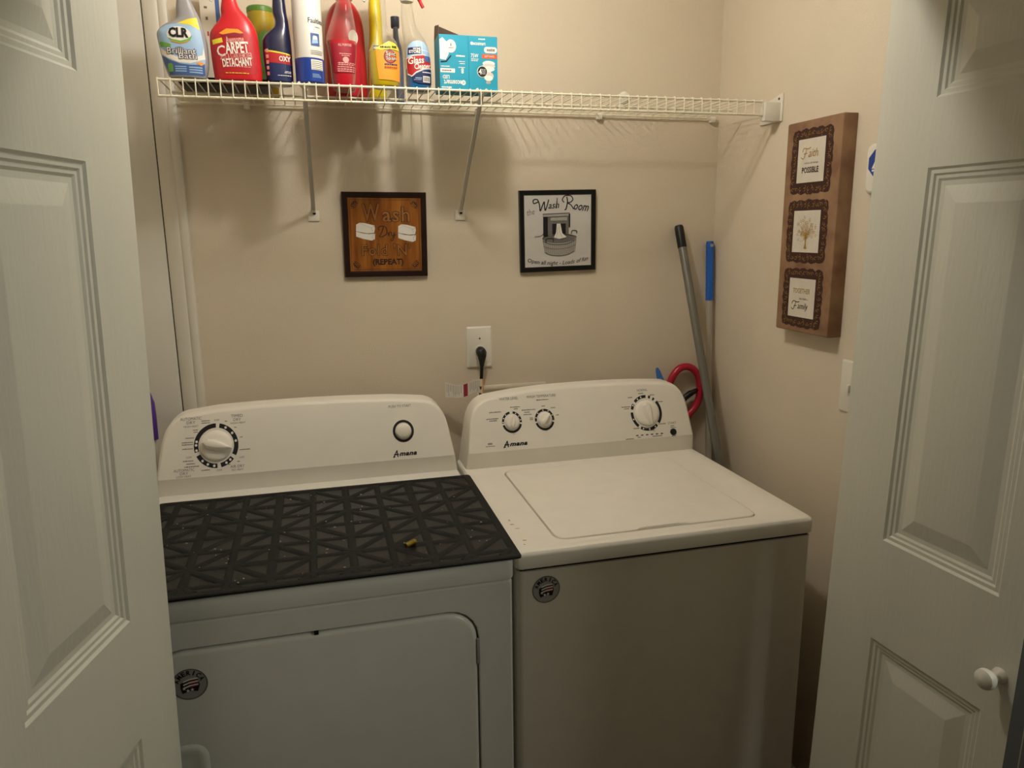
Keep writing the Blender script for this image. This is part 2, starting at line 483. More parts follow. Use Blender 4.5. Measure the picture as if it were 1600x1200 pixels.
def badge(parent, fn, cx, cz, r):
    D = Decal(fn, step=0.0003)
    D.poly(ellipse(cx, cz, r, r, 40), M['silver'], 0)
    D.ring(cx, cz, r, r * 0.93, M['grey'], 1)
    for i, ch in enumerate('AMERICA'):
        a = 158 - i * 22.5
        D.text(ch, cx + r * 0.75 * math.cos(math.radians(a)), cz + r * 0.75 * math.sin(math.radians(a)), r * (0.07 if ch == 'I' else 0.22), r * 0.30, M['black'], 2, bold=0.03, rot=a - 90)
    D.poly([(cx - r * .5, cz + r * .12), (cx - r * .1, cz + r * .28), (cx + r * .45, cz + r * .42), (cx + r * .55, cz - r * .1), (cx + r * .42, cz - r * .5), (cx, cz - r * .42), (cx - r * .42, cz - r * .55), (cx - r * .52, cz - r * .2)], M['black'], 2)
    for k in range(3):
        o = r * (0.30 - 0.2 * k)
        D.line([(cx - r * .35, cz + o - r * .10), (cx, cz + o + r * .02), (cx + r * .48, cz + o + r * .06)], r * .09, M['white'], 3)
        D.line([(cx - r * .05, cz + o - r * .08), (cx + r * .46, cz + o - r * .03)], r * .06, M['dkred'], 3)
    for sx, sz in ((-.32, -.22), (-.12, -.38), (.12, -.34)):
        st = []
        for k in range(10):
            rr = r * (.12 if k % 2 == 0 else .05); a = math.radians(90 + 36 * k)
            st.append((cx + r * sx + rr * math.cos(a), cz + r * sz + rr * math.sin(a)))
        D.poly(st, M['white'], 4)
    return D.build('badge', parent)

# ------------------------------------------------------------------ washing machine
WX0, WX1, WY, WT = 0.0, 0.699, -0.751, 0.914
M['cab'] = mat('washer_cabinet_enamel', 'e9e3d5', 0.75, vary=0.03, vscale=20, bump=0.1, bscale=600, spec=0.08)
wash = empty('washing_machine', (0, 0, 0), 'white top-loading washing machine with closed lid, right of the dryer', 'washing machine')
mb = MB(); mb.m(M['cab'])
rings = []
for z, d in ((0.025, 0.004), (0.870, 0.004)):
    rings.append([(x, y, z) for x, y in rrect(WX0 + d, WY + d, WX1 - d, -0.10, 0.012, 4)])
mb.loops(rings); mb.build('cabinet', wash)
for x in (0.05, 0.65):
    for y in (-0.70, -0.15):
        mb = MB(); mb.m(M['blackp']); mb.lathe([(0.022, 0), (0.022, 0.012), (0.012, 0.018), (0.012, 0.03)], 14, (x, y, 0.0)); mb.build('foot', wash)
mb = MB(); mb.m(M['gap']); mb.box((WX0 + 0.01, WY + 0.010, 0.868), (WX1 - 0.01, -0.105, 0.878)); mb.build('lid_seam', wash)
mb = MB(); mb.m(M['washer'])
rr = lambda d, r, z: [(x, y, z) for x, y in rrect(WX0 + d, WY + d, WX1 - d, -0.085, r, 6)]
hx0, hx1, hy0, hy1 = 0.100, 0.590, -0.706, -0.228
rings = [rr(0.004, 0.010, 0.876), rr(0.0, 0.014, 0.879), rr(0.0, 0.014, 0.904), rr(0.0015, 0.014, 0.909), rr(0.005, 0.014, 0.9127), rr(0.010, 0.014, WT),
         [(x, y, WT) for x, y in rrect(0.048, -0.733, 0.655, -0.212, 0.03, 6)], [(x, y, WT - 0.002) for x, y in rrect(0.052, -0.729, 0.651, -0.216, 0.028, 6)],
         [(x, y, WT - 0.002) for x, y in rrect(hx0, hy0, hx1, hy1, 0.03, 6)], [(x, y, WT - 0.004) for x, y in rrect(hx0 + .0015, hy0 + .0015, hx1 - .0015, hy1 - .0015, 0.03, 6)],
         [(x, y, WT - 0.016) for x, y in rrect(hx0 + .002, hy0 + .002, hx1 - .002, hy1 - .002, 0.03, 6)]]
mb.loops(rings); mb.build('top_panel', wash, angle=30)
mb = MB(); mb.m(M['washer'])
def lid_outline(d):
    p = rrect(hx0 + 0.0045 + d, hy0 + 0.004 + d, hx1 - 0.004 - d, hy1 - 0.004 - d, 0.028, 6)
    yy = hy0 + 0.004 + d
    notch = [(0.285, yy), (0.295, yy + 0.007), (0.32, yy + 0.010), (0.385, yy + 0.010), (0.405, yy + 0.007), (0.415, yy)]
    return p[-1:] + notch + p[:-1]
mb.loops([[(x, y, z) for x, y in lid_outline(d)] for d, z in ((0, WT - 0.014), (0, WT - 0.003), (0.0012, WT - 0.001), (0.004, WT), (0.0045, WT))])
mb.build('lid', wash, angle=35)
mb = MB(); mb.m(M['washer']); mb.box((0.305, hy0 + 0.002, WT - 0.0145), (0.412, hy0 + 0.012, WT - 0.006), 0.003); mb.build('lid_handle', wash)
yw = console_face(0.960, -0.2005, 1.118, -0.140, -0.196, WT)
wout = arch(0.008, 0.036, 0.698, 0.678, WT, 0.960, [(0.036, 1.100), (0.16, 1.110), (0.25, 1.116), (0.35, 1.118), (0.46, 1.118), (0.55, 1.115), (0.678, 1.109)], 0.062)
con = console('console', wash, wout, WT, 0.960, yw, -0.075, M['plastic'])
fw = lambda x, z, l: Vector((x, yw(z) - l, z - 0 * l))
for args in ((0.145, 1.033, 0.0285, 0.0225, [95, -10, 190, 85], [60, 35, 10, 130, 155, 178]), (0.240, 1.033, 0.0285, 0.0225, [-12, 192], [95, 60, 25, 135, 165]),
             (0.550, 1.030, 0.049, 0.041, [80, 62, 45, 170, 140, 235, -45], [105, 120, 150, 200, 250, 275, 300])):
    D = Decal(fw); dial_print(D, *args); D.build('dial_ring', con)
knob_at(con, 0.145, 1.033, yw, 0.0205, 78, 0.021); knob_at(con, 0.240, 1.033, yw, 0.0205, 52, 0.021); knob_at(con, 0.550, 1.030, yw, 0.037, -82, 0.024)
D = Lettering(fw, [(.135, 1.06), (.240, 1.06), (.550, 1.035), (.550, .963), (.628, .985), (.077, .978)])
D.text('WATER LEVEL', 0.142, 1.095, 0.054, 0.0070, M['grey']); D.text('WASH TEMPERATURE', 0.237, 1.096, 0.086, 0.0070, M['grey'])
D.dashes(.222, 1.0845, .258, 1.0875, M['grey'], 0); D.text('NORMAL', 0.546, 1.093, 0.032, 0.0065, M['grey'])
D.text('START', 0.627, 0.997, 0.026, 0.0060, M['grey']); D.dashes(.621, .9875, .633, .9905, M['grey'], 0); D.dashes(.620, .983, .638, .9855, M['grey'], 0)
for x, z, t, wd in ((0.100, 1.062, 'auto-sensing', 0.034), (0.090, 1.045, 'load sensing', 0.034), (0.092, 1.040, 'normal', 0.022), (0.158, 1.072, 'deep water', 0.028), (0.160, 1.067, 'wash', 0.012), (0.190, 1.062, 'deep water', 0.028), (0.191, 1.056, 'wash +', 0.016), (0.192, 1.050, 'extra rinse', 0.024),
                    (0.240, 1.069, 'cool', 0.011), (0.268, 1.063, 'warm', 0.013), (0.279, 1.043, 'hot', 0.009), (0.211, 1.062, 'cold', 0.011), (0.202, 1.040, 'tap', 0.009), (0.202, 1.036, 'cold', 0.010),
                    (0.489, 1.050, 'heavy duty', 0.028), (0.490, 1.045, 'bulky', 0.016), (0.505, 1.075, 'heavy', 0.014), (0.540, 1.084, 'normal', 0.016), (0.575, 1.078, 'casual', 0.015), (0.598, 1.058, 'delicate', 0.017), (0.595, 0.997, 'rinse & spin', 0.024), (0.513, 0.990, 'drain', 0.018), (0.548, 0.988, 'whites', 0.018), (0.562, 0.982, 'soak', 0.012),
                    (0.489, 0.963, 'cycle status', 0.026), (0.518, 0.9655, 'wash', 0.010), (0.575, 0.965, 'rinse  spin', 0.03), (0.627, 0.9615, 'pause', 0.014)):
    D.dashes(x - wd / 2, z - .0014, x + wd / 2, z + .0014, M['grey'], 0)
D.dashes(.071, .979, .083, .984, M['grey'], 0); D.dashes(.064, .974, .090, .976, M['grey'], 0)
D.build('lettering', con)
D = Decal(fw); logo_script(D, 0.148, 0.977, 0.068, 0.0165); D.build('logo', con)
D = Decal(fw)
for k in range(6): D.rect(0.509 + k * 0.0155, 0.9690, 0.5165 + k * 0.0155, 0.9718, M['black'])
D.build('cycle_lights', con)
mb = MB(); mb.m(M['blackp']); mb.xf = frame((0.627, yw(0.972), 0.972), (1, 0, 0), (0, 0.3, 1)); mb.lathe([(0.010, 0), (0.010, 0.0015), (0.008, 0.0025), (0, 0.0028)], 20); mb.build('start_button', con)
badge(wash, lambda x, z, l: Vector((x, WY + 0.004 - l, z)), 0.064, 0.826, 0.030)
# light spots of dirt on the washer's top left rim
stain = mat('yellow_soap_stain', 'c2a668', 0.5)
for x, y, a, b in ((0.030, -0.60, .006, .004), (0.036, -0.625, .007, .003), (0.034, -0.69, .005, .004), (0.031, -0.575, .003, .005), (0.028, -0.71, .003, .003)):
    D = Decal(lambda x, y, l: Vector((x, y, WT + l)), step=0.0002)
    D.poly([(x + a * random.uniform(.6, 1.2) * math.cos(t), y + b * random.uniform(.6, 1.2) * math.sin(t)) for t in [2 * PI * k / 9 for k in range(9)]], stain, 0)
    D.build('soap_stain', wash)

# ------------------------------------------------------------------ dryer
DX0, DX1, DY, DT = -0.772, -0.012, -0.777, 0.920
dry = empty('clothes_dryer', (0, 0, 0), 'white front-loading dryer under a black mat, left of the washer', 'dryer')
mb = MB(); mb.m(M['dryer'])
zd0, zd1, xd0, xd1 = 0.30, 0.815, -0.690, -0.090
yf = DY + 0.003
out = rrect(DX0 + 0.003, 0.03, DX1 - 0.003, 0.872, 0.004, 5)
hole = rrect(xd0 - 0.006, zd0 - 0.006, xd1 + 0.006, zd1 + 0.006, 0.062, 5)
mb.loops([[(x, -0.06, z) for x, z in out], [(x, yf + 0.006, z) for x, z in out], [(x, yf, z) for x, z in rrect(DX0 + 0.008, 0.034, DX1 - 0.008, 0.868, 0.004, 5)],
          [(x, yf, z) for x, z in hole], [(x, yf + 0.003, z) for x, z in rrect(xd0 - .004, zd0 - .004, xd1 + .004, zd1 + .004, 0.061, 5)], [(x, yf + 0.02, z) for x, z in rrect(xd0 - .004, zd0 - .004, xd1 + .004, zd1 + .004, 0.061, 5)]])
mb.build('cabinet', dry, angle=30)
mb = MB(); mb.m(M['dryer'])
dr = lambda d: rrect(xd0 + d, zd0 + d, xd1 - d, zd1 - d, 0.058, 6)
mb.loops([[(x, y, z) for x, z in dr(d)] for d, y in ((0, yf + 0.018), (0, yf + 0.003), (0.001, yf), (0.004, yf - 0.003), (0.008, yf - 0.004))])
dd = mb.build('door', dry, angle=30)
mb = MB(); mb.m(M['dryer'])
hr = lambda d: rrect(-0.700 + d, 0.520 + d, -0.604 - d, 0.630 - d, max(.030 - d, .004), 6)
mb.loops([[(x, y, z) for x, z in hr(d)] for d, y in ((0, yf - 0.0035), (0.006, yf - 0.0065), (0.012, yf - 0.0072), (0.020, yf - 0.0060), (0.030, yf - 0.0042), (0.036, yf - 0.0041))])
mb.build('door_handle', dd, angle=50)
mb = MB(); mb.m(M['silver']); mb.box((xd1 - 0.001, yf - 0.005, 0.70), (xd1 + 0.005, yf + 0.002, 0.755), 0.001); mb.build('hinge', dry)
mb = MB(); mb.m(M['blackp']); mb.box((-0.402, yf - 0.003, 0.8135), (-0.394, yf + 0.004, 0.8185)); mb.build('door_catch', dry)
for x in (DX0 + 0.05, DX1 - 0.05):
    for y in (-0.70, -0.12): mb = MB(); mb.m(M['blackp']); mb.lathe([(0.022, 0), (0.022, 0.012), (0.012, 0.018), (0.012, 0.034)], 14, (x, y, 0.0)); mb.build('foot', dry)
mb = MB(); mb.m(M['dryer'])
rr = lambda d, z: [(x, y, z) for x, y in rrect(DX0 + d, DY + d, DX1 - d, -0.065, 0.012, 5)]
mb.loops([rr(0.005, 0.873), rr(0.001, 0.875), rr(0.0, 0.879), rr(0.0, 0.908), rr(0.002, 0.914), rr(0.006, 0.9185), rr(0.012, DT)])
mb.build('top_panel', dry, angle=30)
yd = console_face(0.964, -0.2085, 1.121, -0.147, -0.204, DT)
dout = arch(-0.776, -0.742, -0.016, -0.046, DT, 0.964, [(-0.742, 1.110), (-0.62, 1.119), (-0.526, 1.122), (-0.40, 1.123), (-0.285, 1.121), (-0.18, 1.117), (-0.046, 1.108)], 0.062)
con = console('console', dry, dout, DT, 0.964, yd, -0.075, M['plastic'])
fd = lambda x, z, l: Vector((x, yd(z) - l, z))
D = Decal(fd)
dial_print(D, -0.625, 1.034, 0.0525, 0.042, [84, -35, 200, -84], [165, 175, 190, 225, 243, 262, 298, 312, 325, 60, 35, 10])
D.build('dial_ring', con)
D = Decal(fd); D.ring(-0.157, 1.034, 0.028, 0.0215, M['black'], 0); D.build('button_ring', con)
knob_at(con, -0.625, 1.034, yd, 0.038, -15, 0.024)
mb = MB(); mb.m(M['knob']); mb.xf = frame((-0.157, yd(1.034), 1.034), (1, 0, 0), (0, 0.3, 1)); mb.lathe([(0.0195, 0), (0.0195, 0.007), (0.0175, 0.010), (0.014, 0.0115), (0.008, 0.0125), (0, 0.013)], 28); mb.build('start_button', con)
D = Lettering(fd, [(-.682, 1.085), (-.58, 1.085), (-.69, .985), (-.58, .985), (-.161, 1.097)])
D.text('PUSH TO START', -0.161, 1.097, 0.060, 0.0065, M['grey'])
for t, x, z, wd, ht, mt in (('AUTOMATIC', -0.682, 1.101, 0.050, .0072, 'grey'), ('DRY', -0.682, 1.092, 0.020, .0068, 'grey'), ('HIGH HEAT', -0.682, 1.083, 0.034, .0045, 'grey'), ('TIMED', -0.573, 1.101, 0.028, .0068, 'grey'), ('DRY', -0.573, 1.092, 0.018, .0065, 'grey'), ('HIGH HEAT', -0.571, 1.084, 0.036, .0045, 'grey'),
                            ('AUTOMATIC', -0.702, 0.9825, .048, .0065, 'grey'), ('DRY', -0.702, 0.975, .019, .0062, 'lilac'), ('LOW HEAT', -0.703, 0.9680, .034, .0045, 'grey'), ('AIR DRY', -0.577, 0.982, 0.034, .0065, 'grey'), ('NO HEAT', -0.577, 0.974, 0.028, .0045, 'grey'),
                            ('OFF', -0.621, 1.094, .013, .0042, 'grey'), ('OFF', -0.690, 1.011, .013, .0042, 'grey'), ('OFF', -0.620, 0.976, .013, .0045, 'grey'), ('OFF', -0.566, 1.002, .013, .0042, 'grey'),
                            ('WRINKLE', -0.648, 1.094, .020, .003, 'grey'), ('PREVENT', -0.648, 1.089, .020, .003, 'grey'), ('LESS', -0.672, 1.074, .012, .003, 'grey'), ('DRY', -0.672, 1.069, .010, .003, 'grey'), ('ENERGY', -0.686, 1.056, .020, .003, 'grey'), ('PREFERRED', -0.692, 1.046, .026, .003, 'grey'), ('AUTOMATIC', -0.692, 1.041, .026, .003, 'grey'), ('MORE DRY', -0.692, 1.031, .024, .003, 'grey'),
                            ('MORE DRY', -0.692, 1.003, .024, .003, 'grey'), ('LESS DRY', -0.686, .996, .020, .003, 'grey'), ('WRINKLE PREVENT', -0.684, .9895, .034, .003, 'grey'), ('DAMP DRY', -0.652, .979, .020, .003, 'grey'), ('60', -0.600, 1.090, .006, .003, 'grey'), ('40', -0.578, 1.074, .006, .003, 'grey'), ('20', -0.565, 1.050, .006, .003, 'grey'), ('TOUCH UP', -0.558, 1.020, .026, .003, 'grey'), ('30', -.574, .993, .006, .003, 'grey'), ('15', -.597, .988, .006, .003, 'grey')):
    if ht <= .003: D.dashes(x - wd / 2, z - .0013, x + wd / 2, z + .0013, M[mt], 0)
    else: D.text(t, x, z, wd, ht, M[mt])
D.build('lettering', con)
D = Decal(fd); logo_script(D, -0.158, 0.979, 0.062, 0.0165); D.build('logo', con)
badge(dd, lambda x, z, l: Vector((x, yf - 0.004 - l, z)), -0.6255, 0.752, 0.031)

# rubber mat lying on the dryer
mx0, mx1, my0, my1, mz = -0.752, 0.003, -0.785, -0.268, DT
mroot = empty('rubber_mat', ((mx0 + mx1) / 2, (my0 + my1) / 2, mz), 'black rubber mat with star pattern lying on the dryer top', 'mat')
ox, oy = (mx0 + mx1) / 2, (my0 + my1) / 2
mb = MB(); mb.m(M['mat'])
rect = lambda d, z: [(x - ox, y - oy, z) for x, y in rrect(mx0 + d, my0 + d, mx1 - d, my1 - d, 0.008, 3)]
mb.loops([rect(0, 0.0002), rect(0, 0.004), rect(0.002, 0.0062), rect(0.014, 0.0065), rect(0.018, 0.0032)], cap1=False)
mb.build('border', mroot)
mb = MB(); mb.m(M['matpad']); mb.loops([rect(0.017, 0.0004), rect(0.017, 0.0034)]); mb.build('base_sheet', mroot)
mb = MB(); mb.m(M['mat'])
def rib(p, q, wd=0.0075, h=0.0060):
    wd *= 1.25
    lo = (mx0 + .0155 - ox, my0 + .0155 - oy); hi = (mx1 - .0155 - ox, my1 - .0155 - oy)
    p, q = list(p), list(q); t0, t1 = 0.0, 1.0
    for k in (0, 1):                     # clip to the mat
        dl = q[k] - p[k]
        if abs(dl) < 1e-9:
            if not lo[k] <= p[k] <= hi[k]: return
            continue
        a, b = (lo[k] - p[k]) / dl, (hi[k] - p[k]) / dl
        t0, t1 = max(t0, min(a, b)), min(t1, max(a, b))
    if t1 - t0 < 0.02: return
    P = Vector((p[0] + (q[0] - p[0]) * t0, p[1] + (q[1] - p[1]) * t0, 0)); Q = Vector((p[0] + (q[0] - p[0]) * t1, p[1] + (q[1] - p[1]) * t1, 0))
    n = Vector((-(Q - P).y, (Q - P).x, 0)).normalized()
    jit = random.uniform(-.0004, .0004)
    rings = []
    for c in (P, Q):
        rings.append([c + n * o + Vector((0, 0, z + jit)) for o, z in ((-wd, .003), (-wd * .7, h * .85), (-wd * .3, h), (wd * .3, h), (wd * .7, h * .85), (wd, .003))])
    mb.loops(rings)
cell = 0.1545; x00, y00 = -0.165 - 0.0 - ox, -0.515 - oy
for i in range(-6, 4):
    for j in range(-3, 4):
        cx, cy = x00 + i * cell, y00 + j * cell
        h = cell / 2
        if (i + j) % 2 == 0:
            for a in range(8):
                r = h if a % 2 == 0 else h * 1.4142
                rib((cx, cy), (cx + r * math.cos(a * PI / 4), cy + r * math.sin(a * PI / 4)), 0.0075)
        else:
            for a in range(4):
                c, s_ = math.cos(a * PI / 2), math.sin(a * PI / 2)
                rib((cx, cy), (cx + h * c, cy + h * s_), 0.0085)
                rib((cx + h * c, cy + h * s_), (cx - h * s_, cy + h * c), 0.008)
        rib((cx - h, cy - h), (cx + h, cy - h), 0.0065); rib((cx - h, cy - h), (cx - h, cy + h), 0.0065)
mb.build('ribs', mroot)
mb = MB(); mb.m(mat('pale_lint', 'aca798', 0.9))
for k in range(120):
    x = random.uniform(mx0 + .03, mx1 - .03); y = random.uniform(my0 + .03, my1 - .03); r = random.uniform(.0006, .0017)
    mb.lathe([(r, 0), (r * .7, r), (0, r * 1.1)], 5, (x - ox, y - oy, 0.0036 if random.random() < .6 else 0.0066), random.uniform(.7, 2), 1)
tag(mb.build('lint', mroot), kind='stuff')
mb = MB(); mb.m(M['brass']); mb.tube([(-0.013, 0, 0), (-0.005, 0, 0), (0.004, 0, 0), (0.0045, 0, 0), (0.013, 0, 0)], [0.0052, 0.0056, 0.0056, 0.0062, 0.0062], 14)
o = mb.build('metal_cap'); o.location = (-0.205, -0.682, DT + 0.0064 + 0.0062); o.rotation_euler = (0, 0, math.radians(38))
tag(o, 'tiny gold-coloured metal cap lying on the black mat', 'cap')

# ------------------------------------------------------------------ wall things
def wallmap(y):                                # print on a surface facing the room from the back wall
    return lambda x, z, l: Vector((x, y - l, z))

def frame_mb(h, fw_, d, mt):
    mb = MB(); mb.m(mt)
    sq = lambda s_, y: [(-s_, y, -s_), (s_, y, -s_), (s_, y, s_), (-s_, y, s_)]
    mb.loops([sq(h, 0), sq(h, -d), sq(h - 0.002, -d - 0.0015), sq(h - fw_ + 0.003, -d - 0.0005), sq(h - fw_, -d + 0.003), sq(h - fw_, -d + 0.008)], cap1=False)
    return mb

wood = bpy.data.materials.new('orange_plank_print'); wood.use_nodes = True
nt = wood.node_tree; b = nt.nodes['Principled BSDF']; b.inputs['Roughness'].default_value = 0.25; b.inputs['Coat Weight'].default_value = 0.6; b.inputs['Coat Roughness'].default_value = 0.08
tc = nt.nodes.new('ShaderNodeTexCoord'); mp = nt.nodes.new('ShaderNodeMapping'); mp.inputs['Scale'].default_value = (26, 1, 2.5)
no = nt.nodes.new('ShaderNodeTexNoise'); no.inputs['Scale'].default_value = 1.6; no.inputs['Detail'].default_value = 6
cr = nt.nodes.new('ShaderNodeValToRGB'); cr.color_ramp.elements[0].color = (*hexc('7c4018'), 1); cr.color_ramp.elements[1].color = (*hexc('a86c2a'), 1)
cr.color_ramp.elements[0].position = .35; cr.color_ramp.elements[1].position = .65
nt.links.new(tc.outputs['Object'], mp.inputs[0]); nt.links.new(mp.outputs[0], no.inputs['Vector']); nt.links.new(no.outputs['Fac'], cr.inputs[0]); nt.links.new(cr.outputs[0], b.inputs['Base Color'])
brown = mat('dark_brown_frame', '2c1712', 0.35, vary=.3, vscale=30)
sepia = mat('sepia_print', '2a1408', 0.6)
ochre = mat('ochre_print', '9a6428', 0.6)

# sign: Wash Dry Fold 'N' (REPEAT)
sg = empty('framed_sign', (-0.1655, 0, 1.547), "square brown framed sign with towels reading Wash Dry Fold 'N' (REPEAT)", 'sign', rot=(math.radians(1.6), math.radians(0.4), 0))
frame_mb(0.1135, 0.0165, 0.014, brown).build('frame', sg)
sp = MB(); sp.m(wood); sp.box((-0.099, -0.012, -0.099), (0.099, -0.003, 0.099)); pic = sp.build('picture', sg)
X = lambda u: (u - 643) / 535 * .227; Z = lambda v: (502 - v) / 528 * .227
D = Decal(wallmap(-0.012))
for a, bq in (((-.093, -.093), (.093, -.093)), ((.093, -.093), (.093, .093)), ((.093, .093), (-.093, .093)), ((-.093, .093), (-.093, -.093))): D.line([a, bq], .0009, sepia)
for sx in (-1, 1):
    for sz in (-1, 1):
        for k in range(3):
            r = .012 + .005 * k
            D.line([(sx * (.090 - r * math.cos(t) * .9), sz * (.090 - r * math.sin(t) * .9)) for t in [PI / 2 * q / 8 for q in range(9)]], .0016 - .0003 * k, sepia, 0)
        D.line([(sx * (.088 - .018 * t), sz * (.086 - .004 * math.sin(9 * t))) for t in [q / 8 for q in range(9)]], .0018, sepia, 0)
        D.line([(sx * (.086 - .004 * math.sin(9 * t)), sz * (.088 - .018 * t)) for t in [q / 8 for q in range(9)]], .0018, sepia, 0)
def outlined(D, t, cx, cz, wd, ht, l=1, arc=0, bold=.02):
    D.text(t, cx, cz, wd + .0022, ht + .0022, sepia, l, bold=bold + .022, arc=arc, spacing=1.08); D.text(t, cx, cz, wd, ht, ochre, l + 1, bold=bold - .012, arc=arc, spacing=1.08)
outlined(D, 'W', X(555), Z(365), .046, .046); outlined(D, 'ash', X(715), Z(375), .074, .040)
outlined(D, "Fold 'N'", X(645), Z(596), .132, .031)
D.text('(REPEAT)', X(655), Z(677), .084, .021, sepia, 1, bold=.03)
# Dry, drawn as brush script
D.line(smooth([(X(632), Z(452)), (X(622), Z(480)), (X(606), Z(512)), (X(628), Z(512)), (X(652), Z(490)), (X(645), Z(455)), (X(615), Z(448)), (X(598), Z(462)), (X(606), Z(474))]), .0022, sepia, 1)
D.line(smooth([(X(660), Z(486)), (X(664), Z(510)), (X(668), Z(490)), (X(680), Z(486)), (X(684), Z(508)), (X(694), Z(506)), (X(700), Z(486)), (X(696), Z(520)), (X(684), Z(540)), (X(676), Z(532)), (X(704), Z(505)), (X(712), Z(498))]), .0018, sepia, 1)
def towel(D, u0, v0, u1, v1, flip):
    wx, wz = X(u1) - X(u0), Z(v0) - Z(v1); cx, cz = (X(u0) + X(u1)) / 2, (Z(v0) + Z(v1)) / 2
    P = lambda a, b_: (cx + a * wx / 2 * flip, cz + b_ * wz / 2)
    grey = M['grey']
    D.poly([P(*q) for q in ((-1, .05), (-.95, .75), (-.6, .95), (0, .9), (.95, .65), (1.0, .3), (.9, -.15), (.2, -.2), (-.8, -.02))], M['white'], 1)
    D.poly([P(*q) for q in ((-1, 0), (-1, -.55), (-.3, -.8), (.6, -1), (.95, -.85), (1.0, -.25), (.4, -.25), (-.4, -.15))], M['white'], 2)
    D.line([P(*q) for q in ((-.95, .0), (-.3, -.18), (.4, -.26), (1, -.18))], .0009, grey, 3)
    D.line([P(*q) for q in ((.95, .6), (.6, .35), (.75, .0))], .0006, grey, 3); D.line([P(*q) for q in ((.95, -.3), (.65, -.55), (.8, -.85))], .0006, grey, 3)
    D.line([P(*q) for q in ((-.6, .9), (.0, .65), (.65, .4))], .0004, grey, 3)
towel(D, 457, 424, 577, 538, 1); towel(D, 724, 434, 840, 548, 1)
D.build('artwork', pic)

# sign: the Wash Room
s2 = empty('framed_sign', (0.332, 0, 1.552), 'square black framed white sign reading the Wash Room, with a washtub drawing', 'sign', rot=(math.radians(1.6), math.radians(-1.0), 0))
frame_mb(0.1155, 0.0150, 0.014, mat('black_frame', '0d0c0c', 0.35)).build('frame', s2)
sp = MB(); sp.m(mat('white_paper', 'cfccc6', 0.45, vary=.04, vscale=30)); sp.box((-0.102, -0.012, -0.102), (0.102, -0.003, 0.102)); pic = sp.build('picture', s2)
X = lambda u: (u - 1297) / 415 * .231; Z = lambda v: (318 - v) / 440 * .231
ink, mid, pale = M['black'], mat('grey_ink', '6f6c68', .6), mat('pale_ink', 'a5a29c', .6)
D = Decal(wallmap(-0.012))
D.text('the', X(1148), Z(213), .023, .017, mid, 1, shear=.25, rot=10)
L = lambda *q: [(X(a), Z(c)) for a, c in q]
D.line(smooth(L((1190, 160), (1166, 168), (1164, 150), (1185, 148), (1196, 175), (1200, 208), (1212, 180), (1222, 160), (1224, 190), (1228, 205), (1240, 172), (1246, 148))), .0034, ink, 1)
D.text('ash', X(1273), Z(178), .033, .019, ink, 1, shear=.3, bold=.01, rot=3)
D.line(L((1292, 140), (1288, 196)), .0024, ink, 1)
D.line(smooth(L((1345, 135), (1348, 165), (1340, 200), (1332, 204))), .0036, ink, 1)
D.line(smooth(L((1330, 165), (1320, 150), (1335, 130), (1365, 130), (1378, 148), (1366, 164), (1350, 168), (1368, 180), (1382, 202))), .0030, ink, 1)
D.text('oom', X(1424), Z(195), .046, .017, ink, 1, shear=.3, bold=.012, rot=-8)
D.text('Open all night - Loads of fun', X(1296), Z(475), .186, .0155, ink, 1, shear=.25, arc=.011 * -1, bold=.008)
# washtub with wringer
D.poly(ellipse(X(1303), Z(358), .052, .014, 32), mid, 1)
tub = ellipse(X(1303), Z(368), .052, .012, 16, 180, 360); tub = [(X(1210), Z(362))] + [(X(1222), Z(425))] + [(X(1303) + .045 * math.cos(t), Z(432) - .011 * math.sin(t)) for t in [PI + PI * q / 12 for q in range(13)]][::1] if False else L((1210, 360), (1216, 400), (1224, 432), (1250, 447), (1300, 454), (1350, 448), (1384, 430), (1392, 400), (1398, 355), (1380, 372), (1340, 382), (1300, 386), (1260, 382), (1226, 374))
D.poly(tub, pale, 2)
for k in range(16):
    t = k / 15; u = 1214 + 182 * t; D.line(L((u, 372 + 14 * math.sin(PI * t)), (1303 + (u - 1303) * .9, 434 + 16 * math.sin(PI * t))), .0006 + .0012 * abs(t - .45), mid, 3)
D.line(smooth(L((1212, 370), (1250, 388), (1300, 393), (1350, 388), (1396, 366))), .0016, ink, 4); D.line(smooth(L((1217, 400), (1255, 412), (1300, 416), (1350, 411), (1392, 395))), .0008, ink, 4)
D.line(smooth(L((1210, 360), (1225, 348), (1303, 336), (1385, 346), (1398, 355))), .0014, ink, 3)
D.line(smooth(L((1224, 432), (1250, 447), (1300, 454), (1350, 448), (1384, 430))), .0014, ink, 4)
D.line(smooth(L((1230, 380), (1232, 360), (1268, 360), (1268, 376))), .0024, ink, 5); D.line(smooth(L((1368, 335), (1374, 318), (1398, 320), (1398, 334))), .0024, ink, 5)
for a in (((1240, 235), (1264, 345)), ((1338, 225), (1354, 335))): D.rect(X(a[0][0]), Z(a[1][1]), X(a[1][0]), Z(a[0][1]), mid, 5)
D.rect(X(1215), Z(345), X(1240), Z(235), ink, 4); D.rect(X(1258), Z(335), X(1340), Z(275), ink, 4)
D.rect(X(1212), Z(240), X(1360), Z(224), pale, 6); D.rect(X(1255), Z(262), X(1345), Z(244), pale, 6); D.line(L((1212, 226), (1360, 222)), .0018, ink, 7); D.line(L((1212, 242), (1360, 238)), .001, ink, 7)
D.rect(X(1252), Z(278), X(1344), Z(266), mid, 6); D.rect(X(1354), Z(300), X(1362), Z(226), ink, 6)
D.poly(L((1288, 278), (1308, 278), (1318, 330), (1342, 352), (1300, 362), (1272, 352), (1284, 325)), M['white'], 8)
D.line(smooth(L((1300, 285), (1304, 320), (1318, 352))), .0006, mid, 9); D.line(smooth(L((1292, 300), (1290, 330), (1282, 352))), .0006, mid, 9)
